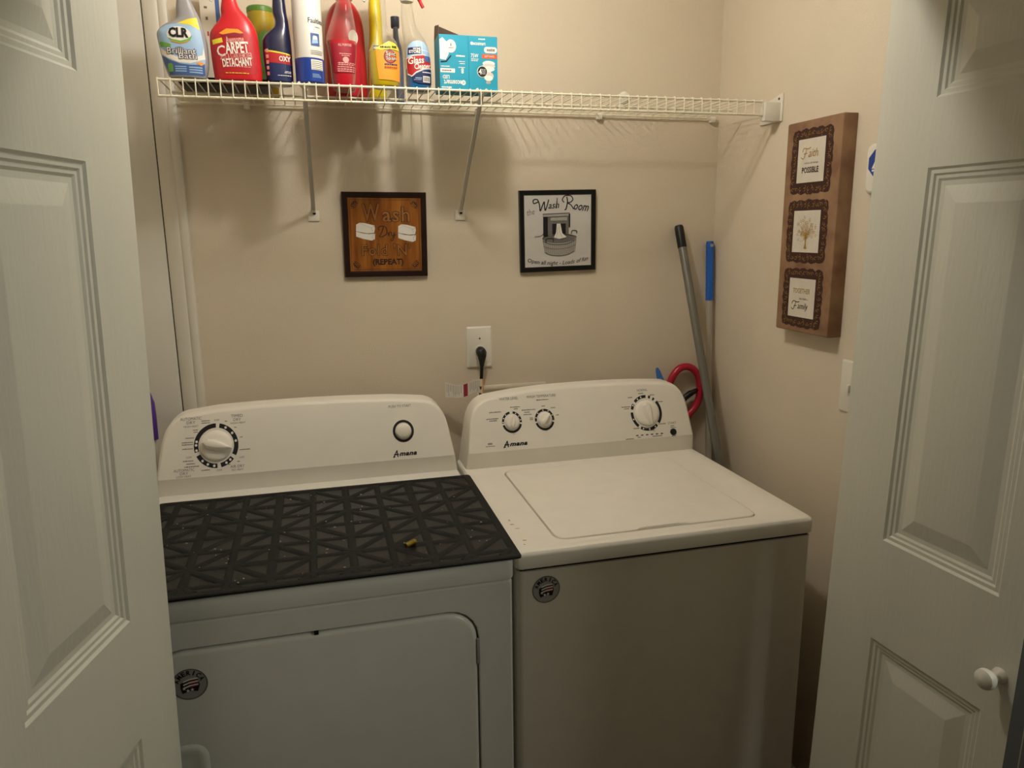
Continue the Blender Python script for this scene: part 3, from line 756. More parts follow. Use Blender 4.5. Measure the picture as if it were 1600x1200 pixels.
D.line(smooth(L((1222, 318), (1212, 335), (1195, 344), (1168, 346))), .0016, ink, 5)
D.build('artwork', pic)

# wall outlet with the plugged cord and its tag
so = empty('wall_outlet', (0.093, 0, 1.221), 'white single outlet plate on the back wall above the washer', 'outlet')
mb = MB(); mb.m(M['wplast']); mb.loops([[(x, y, z) for x, z in rrect(-.038 + d, -.0605 + d, .038 - d, .0605 - d, .004, 3)] for d, y in ((0, -.0003), (0, -.003), (.003, -.0055), (.004, -.006))]); mb.build('plate', so)
mb = MB(); mb.m(M['wplast']); mb.xf = frame((0.002, -.006, -.010), (1, 0, 0), (0, 0, 1)); mb.lathe([(0.0175, 0), (0.0175, .001), (0.0165, .0022), (0, .0022)], 24); mb.build('receptacle', so)
mb = MB(); mb.m(M['screw']); mb.xf = frame((0.001, -.006, .026), (1, 0, 0), (0, 0, 1)); mb.lathe([(0.0028, 0), (0.0022, .001), (0, .0012)], 10); mb.build('screw', so)
sc_ = empty('power_cord', (0.094, -0.0085, 1.210), 'black appliance power cord plugged into the outlet, with a paper tag', 'power cord')
mb = MB(); mb.m(M['blackp']); mb.tube([(0, .0002, 0), (0, -.010, 0), (0, -.018, -.003), (0, -.024, -.012), (-.0005, -.025, -.026), (-.001, -.025, -.040)], [.0135, .0145, .015, .0125, .0085, .006], 18); mb.build('plug', sc_)
mb = MB(); mb.m(M['blackp']); mb.tube(smooth([(-.001, -.025, -.038), (-.003, -.025, -.07), (-.006, -.026, -.11), (-.009, -.03, -.15), (-.013, -.036, -.20), (-.025, -.03, -.30), (-.04, -.03, -.45)]), .0048, 12); mb.build('cord', sc_)
tg = MB(); paper = mat('paper_tag', 'd8d2c6', .7); tg.m(paper)
ctr = smooth([(0.000, -.032, 0), (-.010, -.036, .002), (-.032, -.050, .004), (-.056, -.062, -.002), (-.080, -.060, -.006), (-.098, -.052, -.003), (-.114, -.048, .001)], 5)
tl = [(x, y, z - .077) for x, y, z in ctr]; hgt = lambda i: .046 - .008 * math.sin(i / len(tl) * PI)
rg = []
for i, (x, y, z) in enumerate(tl):
    h0 = hgt(i); dz = -.008 * math.sin(i / (len(tl) - 1) * PI)
    rg.append([(x, y, z + dz * .2), (x, y - .0004, z + dz * .2), (x, y - .0004, z - h0), (x, y, z - h0)])
tg.loops(rg); to = tg.build('paper_tag', sc_)
def tagmap(a, bq, l):                          # a along the tag 0..1, b down 0..1
    f = max(0, min(a, .9999)) * (len(tl) - 1); i = int(f); t = f - i
    p = Vector(tl[i]).lerp(Vector(tl[i + 1]), t); dz = -.008 * math.sin(a * PI)
    dv = Vector(tl[i + 1]) - Vector(tl[i]); n = Vector((dv.y, -dv.x, 0)).normalized()
    if n.y > 0: n = -n
    h0 = hgt(f)
    return Vector((p.x, p.y - .0004, p.z + dz * .2 - .001 - bq * (h0 - .002))) + n * l
D = Decal(tagmap, .05)
D.rect(0.0, 0, 0.075, 1, M['orange'], 0); D.rect(.47, 0, .555, 1, M['dkred'], 0)
random.seed(3)
for k in range(9): D.rect(.60 + k * .042, .06, .608 + k * .042, .55 + random.random() * .4, M['grey'], 0)
for k in range(6): D.rect(.20 + k * .042, .08, .208 + k * .042, .5 + random.random() * .4, M['grey'], 0)
D.rect(.10, .52, .19, .60, M['black'], 1); D.rect(.12, .62, .18, .72, M['black'], 1)
D.build('tag_print', to)

# laundry outlet box low on the wall behind the washer
ob = empty('wall_plate', (0.190, 0, 1.030), 'wide cream cover plate on the wall just behind the washer console', 'wall plate')
mb = MB(); mb.m(mat('cream_plastic', 'd9cfba', .5))
sq = lambda d, y: [(x, y, z) for x, z in rrect(-.106 + d, -.075 + d, .106 - d, .075 - d, .003, 2)]
mb.loops([sq(0, -.0003), sq(0, -.0035), sq(.0015, -.005), sq(.014, -.005), sq(.015, -.004)], cap1=True); mb.build('plate', ob)

# light switch and sensor box on the right wall
sw = empty('light_switch', (XR, -0.660, 1.186), 'white switch plate on the right wall at the edge of the right door', 'switch')
mb = MB(); mb.m(M['wplast']); mb.loops([[(x, y, z) for y, z in rrect(-.035 + d, -.062 + d, .035 - d, .062 - d, .004, 3)] for d, x in ((0, -.0003), (0, -.003), (.003, -.0055), (.004, -.006))]); mb.build('plate', sw)
mb = MB(); mb.m(M['wplast']); mb.box((-.014, -.005, -.011), (-.005, .005, .006), .0015); mb.build('toggle', sw)
sn = empty('alarm_sensor', (XR, -0.700, 1.678), 'white wall box with blue octagon sticker, half hidden by the right door', 'alarm sensor')
mb = MB(); mb.m(M['wplast']); mb.loops([[(x, y, z) for y, z in rrect(-.038 + d, -.053 + d, .038 - d, .053 - d, .014, 5)] for d, x in ((0, -.0003), (0, -.010), (.002, -.014), (.006, -.016), (.008, -.0162))]); mb.build('housing', sn)
D = Decal(lambda u, v, l: Vector((-.0162 - l, -u, v)))
oc = lambda r: [(r * math.cos(math.radians(22.5 + 45 * k)), .012 + r * math.sin(math.radians(22.5 + 45 * k))) for k in range(8)]
D.poly(oc(.030), M['blue'], 0)
D.poly([(-.017, .000), (-.006, .020), (.012, .020), (.012, .010), (-.002, .010), (-.006, .000)], M['white'], 1); D.rect(-.016, -.006, .012, -.002, M['white'], 1)
D.build('sticker', sn)

# long canvas with three ornate frames, right wall
cy0, cy1, cz0, cz1 = -0.402, -0.608, 1.297, 1.806
cv = empty('canvas_print', (XR, (cy0 + cy1) / 2, (cz0 + cz1) / 2), 'tall brown canvas on the right wall with three ornate frames of sayings', 'canvas')
hw, hh = .103, .2545
canv = mat('brown_canvas', '9a7a5a', .8, vary=.3, vscale=14, col2='7c5a44', bump=.3, bscale=700)
mb = MB(); mb.m(canv)
rc = lambda d, x: [(x, y, z) for y, z in rrect(-hw + d, -hh + d, hw - d, hh - d, .003, 2)]
mb.loops([rc(0, -.0004), rc(0, -.034), rc(.0015, -.037), rc(.004, -.038)]); cb = mb.build('stretched_canvas', cv)
maroon = mat('maroon_frame_print', '3a1a16', .55); cream = mat('cream_paper_print', 'd8cfbf', .6, vary=.06, vscale=40)
D = Decal(lambda u, v, l: Vector((-.038 - l, -u, v)), step=.0003)
fx = lambda f: (f - .5) * 2 * hw; fz = lambda f: (.5 - f) * 2 * hh
random.seed(11)
for (za, zb_, ia, ib) in ((.045, .332, .085, .285), (.372, .655, .415, .612), (.695, .968, .737, .925)):
    xa, xb = .135, .845; pts = []
    def edge(x0, z0, x1, z1, n):
        for k in range(n):
            t = k / n; a = .0035 * (abs(math.sin(t * PI * 5)) - .5) + .002 * math.sin(t * PI) * 1.5 + random.uniform(-.0012, .0012)
            dx, dz = x1 - x0, z1 - z0; Ln = math.hypot(dx, dz); pts.append((x0 + dx * t + dz / Ln * a, z0 + dz * t - dx / Ln * a))
    c = (fx(xa), fx(xb), fz(za), fz(zb_))
    edge(c[0], c[3], c[1], c[3], 30); edge(c[1], c[3], c[1], c[2], 30); edge(c[1], c[2], c[0], c[2], 30); edge(c[0], c[2], c[0], c[3], 30)
    D.poly(pts, maroon, 0)
    for k in range(34):                       # gold scrolls on the frame
        t = k / 34 * 4; sd = int(t); q = t - sd; r = .0050
        ins = .0085
        p = [(c[0] + ins + (c[1] - c[0] - 2 * ins) * q, c[3] + ins), (c[1] - ins, c[3] + ins + (c[2] - c[3] - 2 * ins) * q), (c[1] - ins - (c[1] - c[0] - 2 * ins) * q, c[2] - ins), (c[0] + ins, c[2] - ins - (c[2] - c[3] - 2 * ins) * q)][sd]
        a0 = random.uniform(0, 6.28); D.line([(p[0] + r * (1 - .08 * j) * math.cos(a0 + j * .7), p[1] + r * (1 - .08 * j) * math.sin(a0 + j * .7)) for j in range(8)], .0010, M['gold'], 1); D.line([(p[0] - r * 1.1 * math.cos(a0) + r * .8 * (1 - .08 * j) * math.cos(a0 + 3.4 - j * .7), p[1] - r * 1.1 * math.sin(a0) + r * .8 * (1 - .08 * j) * math.sin(a0 + 3.4 - j * .7)) for j in range(7)], .0008, M['gold'], 1)
    D.rect(fx(.245), fz(ib), fx(.735), fz(ia), cream, 2)
def canvtext():
    cxm = fx(.49); g = M['gold']
    # Faith
    z = fz(.155); w_ = .0016
    D.line(smooth([(cxm - .033, z + .006), (cxm - .028, z + .014), (cxm - .012, z + .012), (cxm - .002, z + .015)]), w_ * 1.3, g, 4)
    D.line(smooth([(cxm - .018, z + .012), (cxm - .022, z), (cxm - .029, z - .010), (cxm - .038, z - .006)]), w_ * 1.3, g, 4); D.line([(cxm - .028, z + .001), (cxm - .014, z + .002)], w_, g, 4)
    D.text('aith', cxm + .008, z + .002, .036, .019, g, 4, shear=.3)
    D.text('makes all things', cxm + .002, fz(.197), .052, .0055, M['grey'], 4); D.text('POSSIBLE', cxm, fz(.228), .062, .014, sepia, 4, bold=.02)
    # tree
    bx, bz = cxm + .001, fz(.595); random.seed(5)
    D.poly([(bx - .006, bz), (bx + .006, bz), (bx + .002, bz + .012), (bx + .002, bz + .030), (bx - .002, bz + .030), (bx - .002, bz + .012)], g, 4)
    for k in range(34):
        a = math.radians(2 + 176 * (k % 17) / 16); L0 = random.uniform(.016, .030) if k < 17 else random.uniform(.030, .046); h0 = bz + random.uniform(.020, .034)
        pp = [(bx + L0 * .95 * t * math.cos(a), h0 + L0 * 1.2 * t * math.sin(a) + .004 * math.sin(5 * t + k)) for t in [q / 7 for q in range(8)]]
        D.line(pp, .0010, g, 4, taper=True)
        ex, ez = pp[-1]; D.line([(ex + .0045 * (1 - j * .1) * math.cos(a + j * .9), ez + .0045 * (1 - j * .1) * math.sin(a + j * .9)) for j in range(8)], .0009, g, 4)
    # together
    D.text('TOGETHER', cxm - .001, fz(.797), .066, .012, g, 4); D.text('we make a', cxm + .010, fz(.833), .034, .006, M['grey'], 4)
    z = fz(.872); D.line(smooth([(cxm - .036, z + .004), (cxm - .030, z + .012), (cxm - .014, z + .010), (cxm - .006, z + .012)]), .002, sepia, 4)
    D.line(smooth([(cxm - .020, z + .010), (cxm - .024, z), (cxm - .030, z - .009), (cxm - .038, z - .005)]), .002, sepia, 4); D.line([(cxm - .028, z), (cxm - .016, z + .001)], .0014, sepia, 4)
    D.text('amily', cxm + .008, z - .001, .040, .020, sepia, 4, shear=.3)
canvtext(); D.build('print', cb)

# ------------------------------------------------------------------ wire shelf
SZ, SY = 1.8745, -0.305
sh = empty('wire_shelf', (0, 0, SZ), 'long white wire shelf across the back wall holding the cleaning supplies', 'shelf')
x0s, x1s = -0.655, 0.792
mb = MB(); mb.m(M['wire'])
n = 59
for k in range(n):
    x = x0s + (x1s - x0s) * k / (n - 1)
    mb.tube([(x, -0.010, .0045), (x, SY + .002, .0045), (x, SY - .0022, .002), (x, SY - .0022, -.033)], .0014, 6)
mb.build('cross_wires', sh)
for y, z, r in ((SY, 0.0005, .0027), (SY, -.0325, .0027), (-0.012, 0.0005, .0027), (-0.155, 0.0005, .0025)):
    mb = MB(); mb.m(M['wire']); mb.tube([(x0s - .002, y, z), (x1s + .002, y, z)], r, 8); mb.build('rod', sh)
for xf_, xw in ((-0.356, -0.3525), (0.047, 0.046)):
    mb = MB(); mb.m(M['wplast'])
    top = Vector((xf_, SY + .010, -.006)); bot = Vector((xw, -.010, -.262)); dv = (bot - top).normalized(); sx = Vector((1, 0, 0)); nn = dv.cross(sx).normalized()
    for wd, th, off in ((.0055, .0012, 0), ):
        rg = [[p + sx * a + nn * b_ for a, b_ in ((-.0055, .004), (-.0055, -.001), (.0055, -.001), (.0055, .004), (.0042, .004), (.0042, .0003), (-.0042, .0003), (-.0042, .004))] for p in (top, bot)]
        mb.loops(rg)
    mb.tube([top + Vector((-.012, -.008, .012)), top + Vector((-.006, -.004, .004)), top, top + Vector((.006, -.004, .004)), top + Vector((.012, -.008, .012))], .003, 8)
    mb.box((xw - .006, -.012, -.268), (xw + .006, -.003, -.256)); mb.box((xw - .0145, -.0035, -.290), (xw + .0145, -.0004, -.263), .001)
    br = mb.build('support_brace', sh)
    mb = MB(); mb.m(M['screw']); mb.xf = frame((xw + .002, -.0035, -.2695), (1, 0, 0), (0, 0, 1)); mb.lathe([(.0042, 0), (.0036, .0014), (0, .002)], 12); mb.build('screw', br)
mb = MB(); mb.m(M['wplast'])       # end bracket on the right wall
mb.box((x1s + .002, SY - .012, -.048), (XR - .0004, SY + .008, -.001), .002)
mb.box((XR - .005, SY - .018, -.048), (XR - .0004, -.225, .001), .001); mb.prism([(SY - .018, .001), (-.235, .001), (-.235, .004), (SY - .012, .021), (SY - .018, .021)], lambda y, z: (XR - .004, y, z), lambda y, z: (XR - .0004, y, z))
eb = mb.build('end_bracket', sh)
for y in (SY - .002, -.262):
    mb = MB(); mb.m(M['screw']); mb.xf = frame((XR - .004, y, .009 if y < -.29 else .004), (0, -1, 0), (0, 0, 1)); mb.lathe([(.0034, 0), (.003, .001), (0, .0014)], 10); mb.build('screw', eb)
for x in (0.455, 0.815, -0.50, 0.10):
    mb = MB(); mb.m(M['wplast']); mb.box((x - .0075, -.017, -.012), (x + .0075, -.0004, .004), .003); mb.tube([(x - .008, -.012, .0005), (x + .008, -.012, .0005)], .0055, 8); mb.build('wall_clip', sh)
mb = MB(); mb.m(M['wplast']); mb.xf = frame((0.535, 0, 1.926), (1, 0, 0), (0, 0, 1)); mb.lathe([(.017, .0004), (.017, .003), (.013, .008), (.006, .0105), (0, .011)], 24)
tag(mb.build('wall_bumper'), 'small round white bumper on the back wall just above the wire shelf', 'bumper')

# ------------------------------------------------------------------ bottles
def bottle_body(prof, seg=36, p=2.6):
    """prof: (z, x_left, x_right, half_depth) bottom to top"""
    pr = smooth(prof, 5); mb = MB(); rings = []
    for z, xl, xr, hd in pr:
        cx, hx = (xl + xr) / 2, (xr - xl) / 2
        r = []
        for k in range(seg):
            a = 2 * PI * k / seg; c, s_ = math.cos(a), math.sin(a)
            r.append((cx + hx * math.copysign(abs(c) ** (2 / p), c), hd * math.copysign(abs(s_) ** (2 / p), s_), z))
        rings.append(r)
    f0, l0 = rings[0], rings[-1]
    c0 = [((x - (prof[0][1] + prof[0][2]) / 2) * .9 + (prof[0][1] + prof[0][2]) / 2, y * .9, prof[0][0] - .0015) for x, y, z in f0]
    mb.loops([c0] + rings)
    bmesh.ops.recalc_face_normals(mb.bm, faces=mb.bm.faces[:])
    return mb

def front_map(mb):
    bvh = BVHTree.FromBMesh(mb.bm)
    def fn(u, v, l):
        h, nrm, i, d = bvh.ray_cast(Vector((u, -1, v)), Vector((0, 1, 0)))
        if h is None:
            h, nrm, i, d = bvh.find_nearest(Vector((u, -.05, v)))
        if nrm.y > 0: nrm = -nrm
        return h + nrm * l
    return fn

def sprayer(root, cx, z, colr, lever, face=-1, h=.075, y=0):
    mb = MB(); mb.m(colr); mb.lathe([(.0145, 0), (.0155, .004), (.0155, .018), (.012, .022)], 20, (cx, y, z)); mb.build('collar', root)
    mb = MB(); mb.m(colr)
    s_ = face
    rg = []
    for dx, w_, zt, zb_ in ((-.020, .006, .052, .040), (-.014, .011, .060, .030), (.0, .012, .064, .018), (.018, .011, .064, .030), (.040, .009, .061, .038), (.052, .008, .058, .042)):
        rg.append([(cx + s_ * dx, y + a * w_, z + b_) for a, b_ in ((-1, zb_), (1, zb_), (1, zt - .003), (.6, zt), (-.6, zt), (-1, zt - .003))])
    mb.loops(rg); mb.build('spray_head', root)
    mb = MB(); mb.m(lever); mb.tube(smooth([(cx + s_ * .024, y, z + .036), (cx + s_ * .030, y, z + .022), (cx + s_ * .030, y, z + .006), (cx + s_ * .038, y, z - .010)]), [.0055] * 6 + [.005] * 7 + [.004] * 6, 10); mb.build('trigger', root)
    mb = MB(); mb.m(lever); mb.tube([(cx + s_ * .052, y, z + .050), (cx + s_ * .062, y, z + .050)], .008, 6); mb.build('nozzle', root)

KX, KZ = .0002635, .000244
def bottle(name, xc, y, label, cat, prof, mt, uc, vb, group='cleaning supplies on the wire shelf', p=2.6):
    root = empty(name, (xc, y, SZ + .0075), label, cat, group)
    pr = [((vb - v) * KZ, (a - uc) * KX, (b_ - uc) * KX, d) for v, a, b_, d in prof]
    mb = bottle_body(pr, p=p); mb.m(mt); fm = front_map(mb)
    mb.cur = 0
    b_ = mb.build('bottle_body', root)
    D = Decal(fm, .005, .0003)
    U = lambda u: (u - uc) * KX; V = lambda v: (vb - v) * KZ
    P = lambda *q: [(U(a), V(c)) for a, c in q]
    D.sc = lambda u0, v0, u1, v1, mt_, l=3: D.dashes(U(u0), V(v0), U(u1), V(v1), mt_, l)
    T = lambda t, u0, v0, u1, v1, mt_, l=3, **k: D.text(t, U((u0 + u1) / 2), V((v0 + v1) / 2), (u1 - u0) * KX, (v1 - v0) * KZ, mt_, l, **k)
    return root, D, U, V, P, T

# 1 grey bath-cleaner spray bottle
greyp = mat('grey_bottle_plastic', '9a999c', .35, vary=.05)
root, D, U, V, P, T = bottle('spray_bottle', -0.602, -0.272, 'grey spray bottle with pale blue CLR label, leftmost on the wire shelf', 'spray bottle',
    [(590, 380, 655, .024), (575, 372, 662, .027), (480, 345, 685, .029), (400, 330, 688, .029), (300, 317, 688, .029), (230, 312, 680, .028), (190, 330, 672, .026), (150, 375, 662, .024), (110, 450, 652, .021), (70, 470, 640, .018), (0, 474, 612, .016), (-70, 485, 590, .0145), (-110, 490, 585, .014)], greyp, 500, 590)
D.poly(P((392, 570), (355, 470), (335, 380), (326, 280), (328, 225), (350, 190), (400, 165), (480, 152), (560, 130), (610, 110), (632, 98), (650, 200), (665, 320), (668, 430), (655, 560), (640, 572)), M['sky'], 0)
D.poly(P((485, 150), (560, 112), (628, 90), (640, 160), (645, 195), (580, 160)), M['yellow'], 1)
D.poly(P((335, 345), (400, 400), (480, 430), (560, 440), (650, 400), (662, 330), (668, 430), (560, 475), (470, 470), (390, 435), (345, 400)), M['white'], 1)
D.poly(P((345, 410), (400, 450), (480, 480), (560, 488), (650, 480), (660, 470), (655, 560), (640, 572), (392, 570), (357, 470)), M['mblue'], 1)
D.poly([(U(490) + 90 * KX * math.cos(t), V(245) + 68 * KZ * math.sin(t)) for t in [2 * PI * k / 28 for k in range(28)]], M['white'], 1)
D.poly(P((405, 270), (440, 285), (500, 295), (550, 280), (590, 245), (570, 290), (510, 315), (440, 305)), M['green'], 2)
D.line(P((430, 300), (500, 318), (560, 295)), .0016, M['orange'], 3)
T('CLR', 415, 188, 562, 270, M['black'], 4, bold=.05)
for t, b in (('Brilliant', (392, 350, 605, 402)), ('Bath', (478, 395, 608, 440))):
    T(t, b[0] - 5, b[1] - 5, b[2] + 5, b[3] + 5, mat('purple_outline', '4d4458', .5), 3, bold=.06); T(t, *b, M['white'], 4)
D.poly(P((335, 310), (350, 300), (425, 325), (420, 345), (345, 345)), M['green'], 2); D.poly(P((600, 470), (630, 455), (660, 470), (635, 490)), M['orange'], 2)
D.poly(P((385, 490), (395, 478), (415, 478), (425, 490), (425, 545), (388, 545)), M['green'], 2)
for k in range(3): D.rect(U(440), V(508 + k * 18), U(525), V(500 + k * 18), M['sky'], 2); D.rect(U(545), V(512 + k * 20), U(640), V(502 + k * 20), M['sky'], 2)
D.build('front_label', root); sprayer(root, U(540), V(-112), greyp, M['wplast'])

# 2 red carpet cleaner
redp = mat('red_bottle_plastic', 'c8242c', .3)
root, D, U, V, P, T = bottle('spray_bottle', -0.495, -0.268, 'red carpet stain remover spray bottle, second from left at the shelf front', 'spray bottle',
    [(603, 715, 1075, .026), (590, 710, 1085, .029), (480, 702, 1088, .030), (330, 696, 1080, .030), (220, 700, 1074, .029), (160, 730, 1060, .027), (110, 770, 1040, .024), (60, 798, 1005, .021), (0, 800, 955, .018), (-60, 812, 930, .015), (-100, 815, 925, .0145)], redp, 895, 603)
D.poly(P((735, 240), (790, 195), (860, 175), (950, 185), (1040, 230), (1060, 330), (1065, 520), (1040, 560), (760, 560), (725, 520), (720, 330)), mat('label_red', 'b8202a', .45), 0)
D.poly(P((780, 225), (840, 185), (930, 185), (970, 215), (900, 230), (820, 240)), M['orange'], 1); D.poly(P((790, 240), (900, 215), (970, 225), (960, 245), (820, 262)), M['dkred'], 2)
D.poly(P((722, 280), (800, 262), (806, 300), (728, 318)), M['yellow'], 2)
T('Awesome', 828, 245, 968, 300, M['pink'], 3, bold=.02, rot=6)
T('C', 754, 325, 818, 415, M['white'], 3, bold=.015); T('ARPET', 820, 292, 1000, 388, M['white'], 3, bold=.03, rot=5)
T('SPOT & STAIN REMOVER', 775, 385, 1022, 432, M['pink'], 3, bold=.01, rot=5); T('DETACHANT', 790, 425, 1018, 495, M['white'], 3, bold=.03, rot=5)
D.sc(805, 500, 1005, 492, M['pink']); D.sc(808, 547, 990, 554, M['yellow'])
D.build('front_label', root); sprayer(root, U(870), V(-102), redp, M['wplast'])

# 3 navy oxy bottle
navyp = mat('navy_bottle_plastic', '1b1f40', .2, coat=.4)
root, D, U, V, P, T = bottle('spray_bottle', -0.4075, -0.250, 'dark navy spray bottle with red OXY band, left of the white starch can', 'spray bottle',
    [(617, 1108, 1300, .025), (600, 1088, 1308, .027), (450, 1074, 1310, .028), (300, 1070, 1310, .028), (225, 1082, 1308, .027), (170, 1128, 1304, .024), (120, 1178, 1300, .020), (60, 1186, 1296, .018), (0, 1172, 1288, .017), (-100, 1178, 1282, .015), (-170, 1185, 1275, .0145)], navyp, 1198, 617)
D.poly(P((1092, 335), (1330, 372), (1330, 382), (1092, 350)), M['yellow'], 0); D.poly(P((1092, 350), (1330, 384), (1330, 460), (1094, 442)), M['red'], 0)
D.poly(P((1092, 442), (1330, 460), (1328, 600), (1104, 595)), M['navy'], 0)
T('OXY', 1204, 388, 1294, 434, M['white'], 3, bold=.03)
D.sc(1185, 550, 1290, 557, M['white']); D.sc(1245, 515, 1290, 522, M['white']); D.sc(1240, 526, 1290, 533, M['white'])
for k in range(5): D.rect(U(1102), V(360 + k * 48), U(1122), V(330 + k * 48), M['pink'], 2)
D.build('front_label', root); sprayer(root, U(1230), V(-172), M['blackp'], M['blackp'])

# 4 white and blue starch can
root = empty('aerosol_can', (-0.341, -0.268, SZ + .0075), 'white aerosol starch can with blue lower third', 'aerosol can', 'cleaning supplies on the wire shelf')
canw = mat('white_can_paint', 'd8d6d0', .3, coat=.3); canb = mat('blue_can_paint', '1c3d92', .3, coat=.3)
rc_ = .0318
mb = MB(); mb.m(canb); mb.lathe([(rc_ - .002, 0), (rc_, .002), (rc_, .0515)], 40); mb.m(canw); mb.lathe([(rc_, .0515), (rc_, .185), (rc_ - .003, .192), (.020, .203), (.012, .206)], 40); mb.build('can_body', root)
mb = MB(); mb.m(M['silver']); mb.lathe([(.0205, .201), (.0215, .204), (.014, .208)], 28); mb.build('rim', root)
mb = MB(); mb.m(M['wplast']); mb.lathe([(.022, .205), (.023, .212), (.021, .235), (.017, .240), (0, .241)], 28); mb.build('cap', root)
D = Decal(lambda u, v, l: Vector(((rc_ + l) * math.sin(u / rc_), -(rc_ + l) * math.cos(u / rc_), v)), .004, .0003)
U = lambda u: (u - 103) * KX; V = lambda v: (612 - v) * KZ
D.text('Faultless', U(185), V(88), .040, .0105, M['black'], 1, bold=.01); D.dashes(U(165), V(138), U(215), V(144), M['grey'], 1)
D.rect(U(122), V(300), U(200), V(195), M['mblue'], 1); D.poly([(U(130), V(285)), (U(185), V(275)), (U(180), V(225)), (U(140), V(220))], M['sky'], 2); D.poly([(U(140), V(250)), (U(180), V(245)), (U(176), V(218)), (U(146), V(215))], M['white'], 3)
D.rect(U(115), V(505), U(225), V(418), M['white'], 1)
for k in range(5): D.rect(U(120), V(436 + k * 16), U(215), V(431 + k * 16), M['grey'], 2)
for k in range(3): D.rect(U(118), V(345 + k * 14), U(225), V(341 + k * 14), M['grey'], 1); D.rect(U(120), V(545 + k * 12), U(180 + 10 * k), V(541 + k * 12), M['sky'], 1)
D.build('front_label', root)

# 5 clear bottle of red all-purpose cleaner (zoom units of the second crop)
clear = clear_mat('clear_plastic', 'd8d2c6', .0)
redliq = mat('red_liquid_plastic', 'd0142e', .15, trans=.2, ior=1.33, coat=.5)
prof5 = [(688, 268, 448, .026), (680, 255, 455, .029), (640, 250, 452, .030), (560, 242, 458, .030), (480, 240, 460, .030), (400, 232, 468, .031), (300, 222, 476, .031), (260, 216, 480, .031), (200, 222, 480, .030), (130, 245, 476, .028), (60, 270, 468, .025), (0, 290, 460, .022), (-80, 315, 445, .019), (-170, 338, 424, .0155), (-215, 342, 418, .015)]
root, D, U, V, P, T = bottle('spray_bottle', -0.2650, -0.208, 'clear spray bottle half full of red cleaner, right of the starch can', 'spray bottle', prof5, clear, 350, 688)
liq = bottle_body([((688 - v) * KZ + .001, (a - 350) * KX + .0012, (b - 350) * KX - .0012, d - .0012) for v, a, b, d in prof5 if v >= 260] + [((688 - 275) * KZ + .004, (218 - 350) * KX + .0012, (479 - 350) * KX - .0012, .0298)]); liq.m(redliq); liq.cur = 0; liq.build('red_liquid', root)
lab = mat('dark_red_label', '96182c', .5)
D.poly(P((248, 285), (470, 285), (455, 420), (450, 545), (262, 545), (255, 420)), lab, 0)
T('ALL PURPOSE', 312, 290, 425, 312, M['pink'], 2, bold=.02); D.sc(320, 375, 420, 383, M['pink'], 2); D.sc(338, 392, 405, 399, M['pink'], 2)
D.poly([(U(372) + 26 * KX * math.cos(t), V(432) + 26 * KZ * math.sin(t)) for t in [2 * PI * k / 20 for k in range(20)]], M['pink'], 2)
for v, a, b in ((455, 305, 450), (470, 305, 440), (490, 300, 455), (510, 298, 452), (528, 300, 450)):
    D.sc(a, v, b, v + 9, M['pink'], 2)
D.build('front_label', root); sprayer(root, U(380), V(-216), M['wplast'], M['wplast'])

# 6 big red jug behind it
root, D, U, V, P, T = bottle('detergent_jug', -0.253, -0.105, 'large opaque red jug standing behind the clear red bottle', 'jug',
    [(640, 165, 535, .045), (620, 160, 540, .048), (400, 160, 540, .050), (150, 165, 535, .050), (0, 175, 530, .048), (-120, 195, 510, .044), (-210, 240, 470, .034), (-260, 290, 430, .024), (-290, 310, 410, .020)], mat('red_jug_plastic', 'b8202c', .3), 350, 640)
D.poly([(U(420) + 42 * KX * math.cos(t), V(100) + 70 * KZ * math.sin(t)) for t in [2 * PI * k / 24 for k in range(24)]], M['white'], 0)  # white oval is a highlight painted on the jug, not lettering
D.build('front_label', root)
mb = MB(); mb.m(M['wplast']); mb.lathe([(.021, 0), (.022, .004), (.022, .03), (.018, .034), (0, .034)], 24, (U(360), 0, V(-290))); mb.build('cap', root)

# 7 yellow bottle behind the orange-label one
root, D, U, V, P, T = bottle('cleaner_bottle', -0.178, -0.110, 'tall yellow bottle with blue band, behind the orange label spray bottle', 'bottle',
    [(640, 445, 600, .026), (620, 440, 606, .029), (350, 440, 606, .030), (180, 450, 600, .029), (100, 462, 590, .027), (0, 466, 588, .025), (-150, 468, 586, .025), (-280, 475, 580, .022), (-330, 495, 560, .016)], mat('yellow_bottle_plastic', 'd9c21c', .3), 523, 640)
D.poly(P((488, 150), (585, 150), (585, 190), (488, 195)), M['mblue'], 0); D.sc(495, 160, 580, 182, M['white'], 2)
D.poly(P((490, 240), (560, 215), (596, 240), (596, 330), (490, 330)), mat('pale_yellow_label', 'e4d777', .5), 0)
D.ring(U(555), V(290), 34 * KX, 22 * KX, M['mblue'], 1); D.build('front_label', root)
mb = MB(); mb.m(M['wplast']); mb.lathe([(.0155, 0), (.0165, .003), (.0165, .028), (.014, .031), (0, .031)], 22, (U(526), 0, V(-330))); mb.build('cap', root)

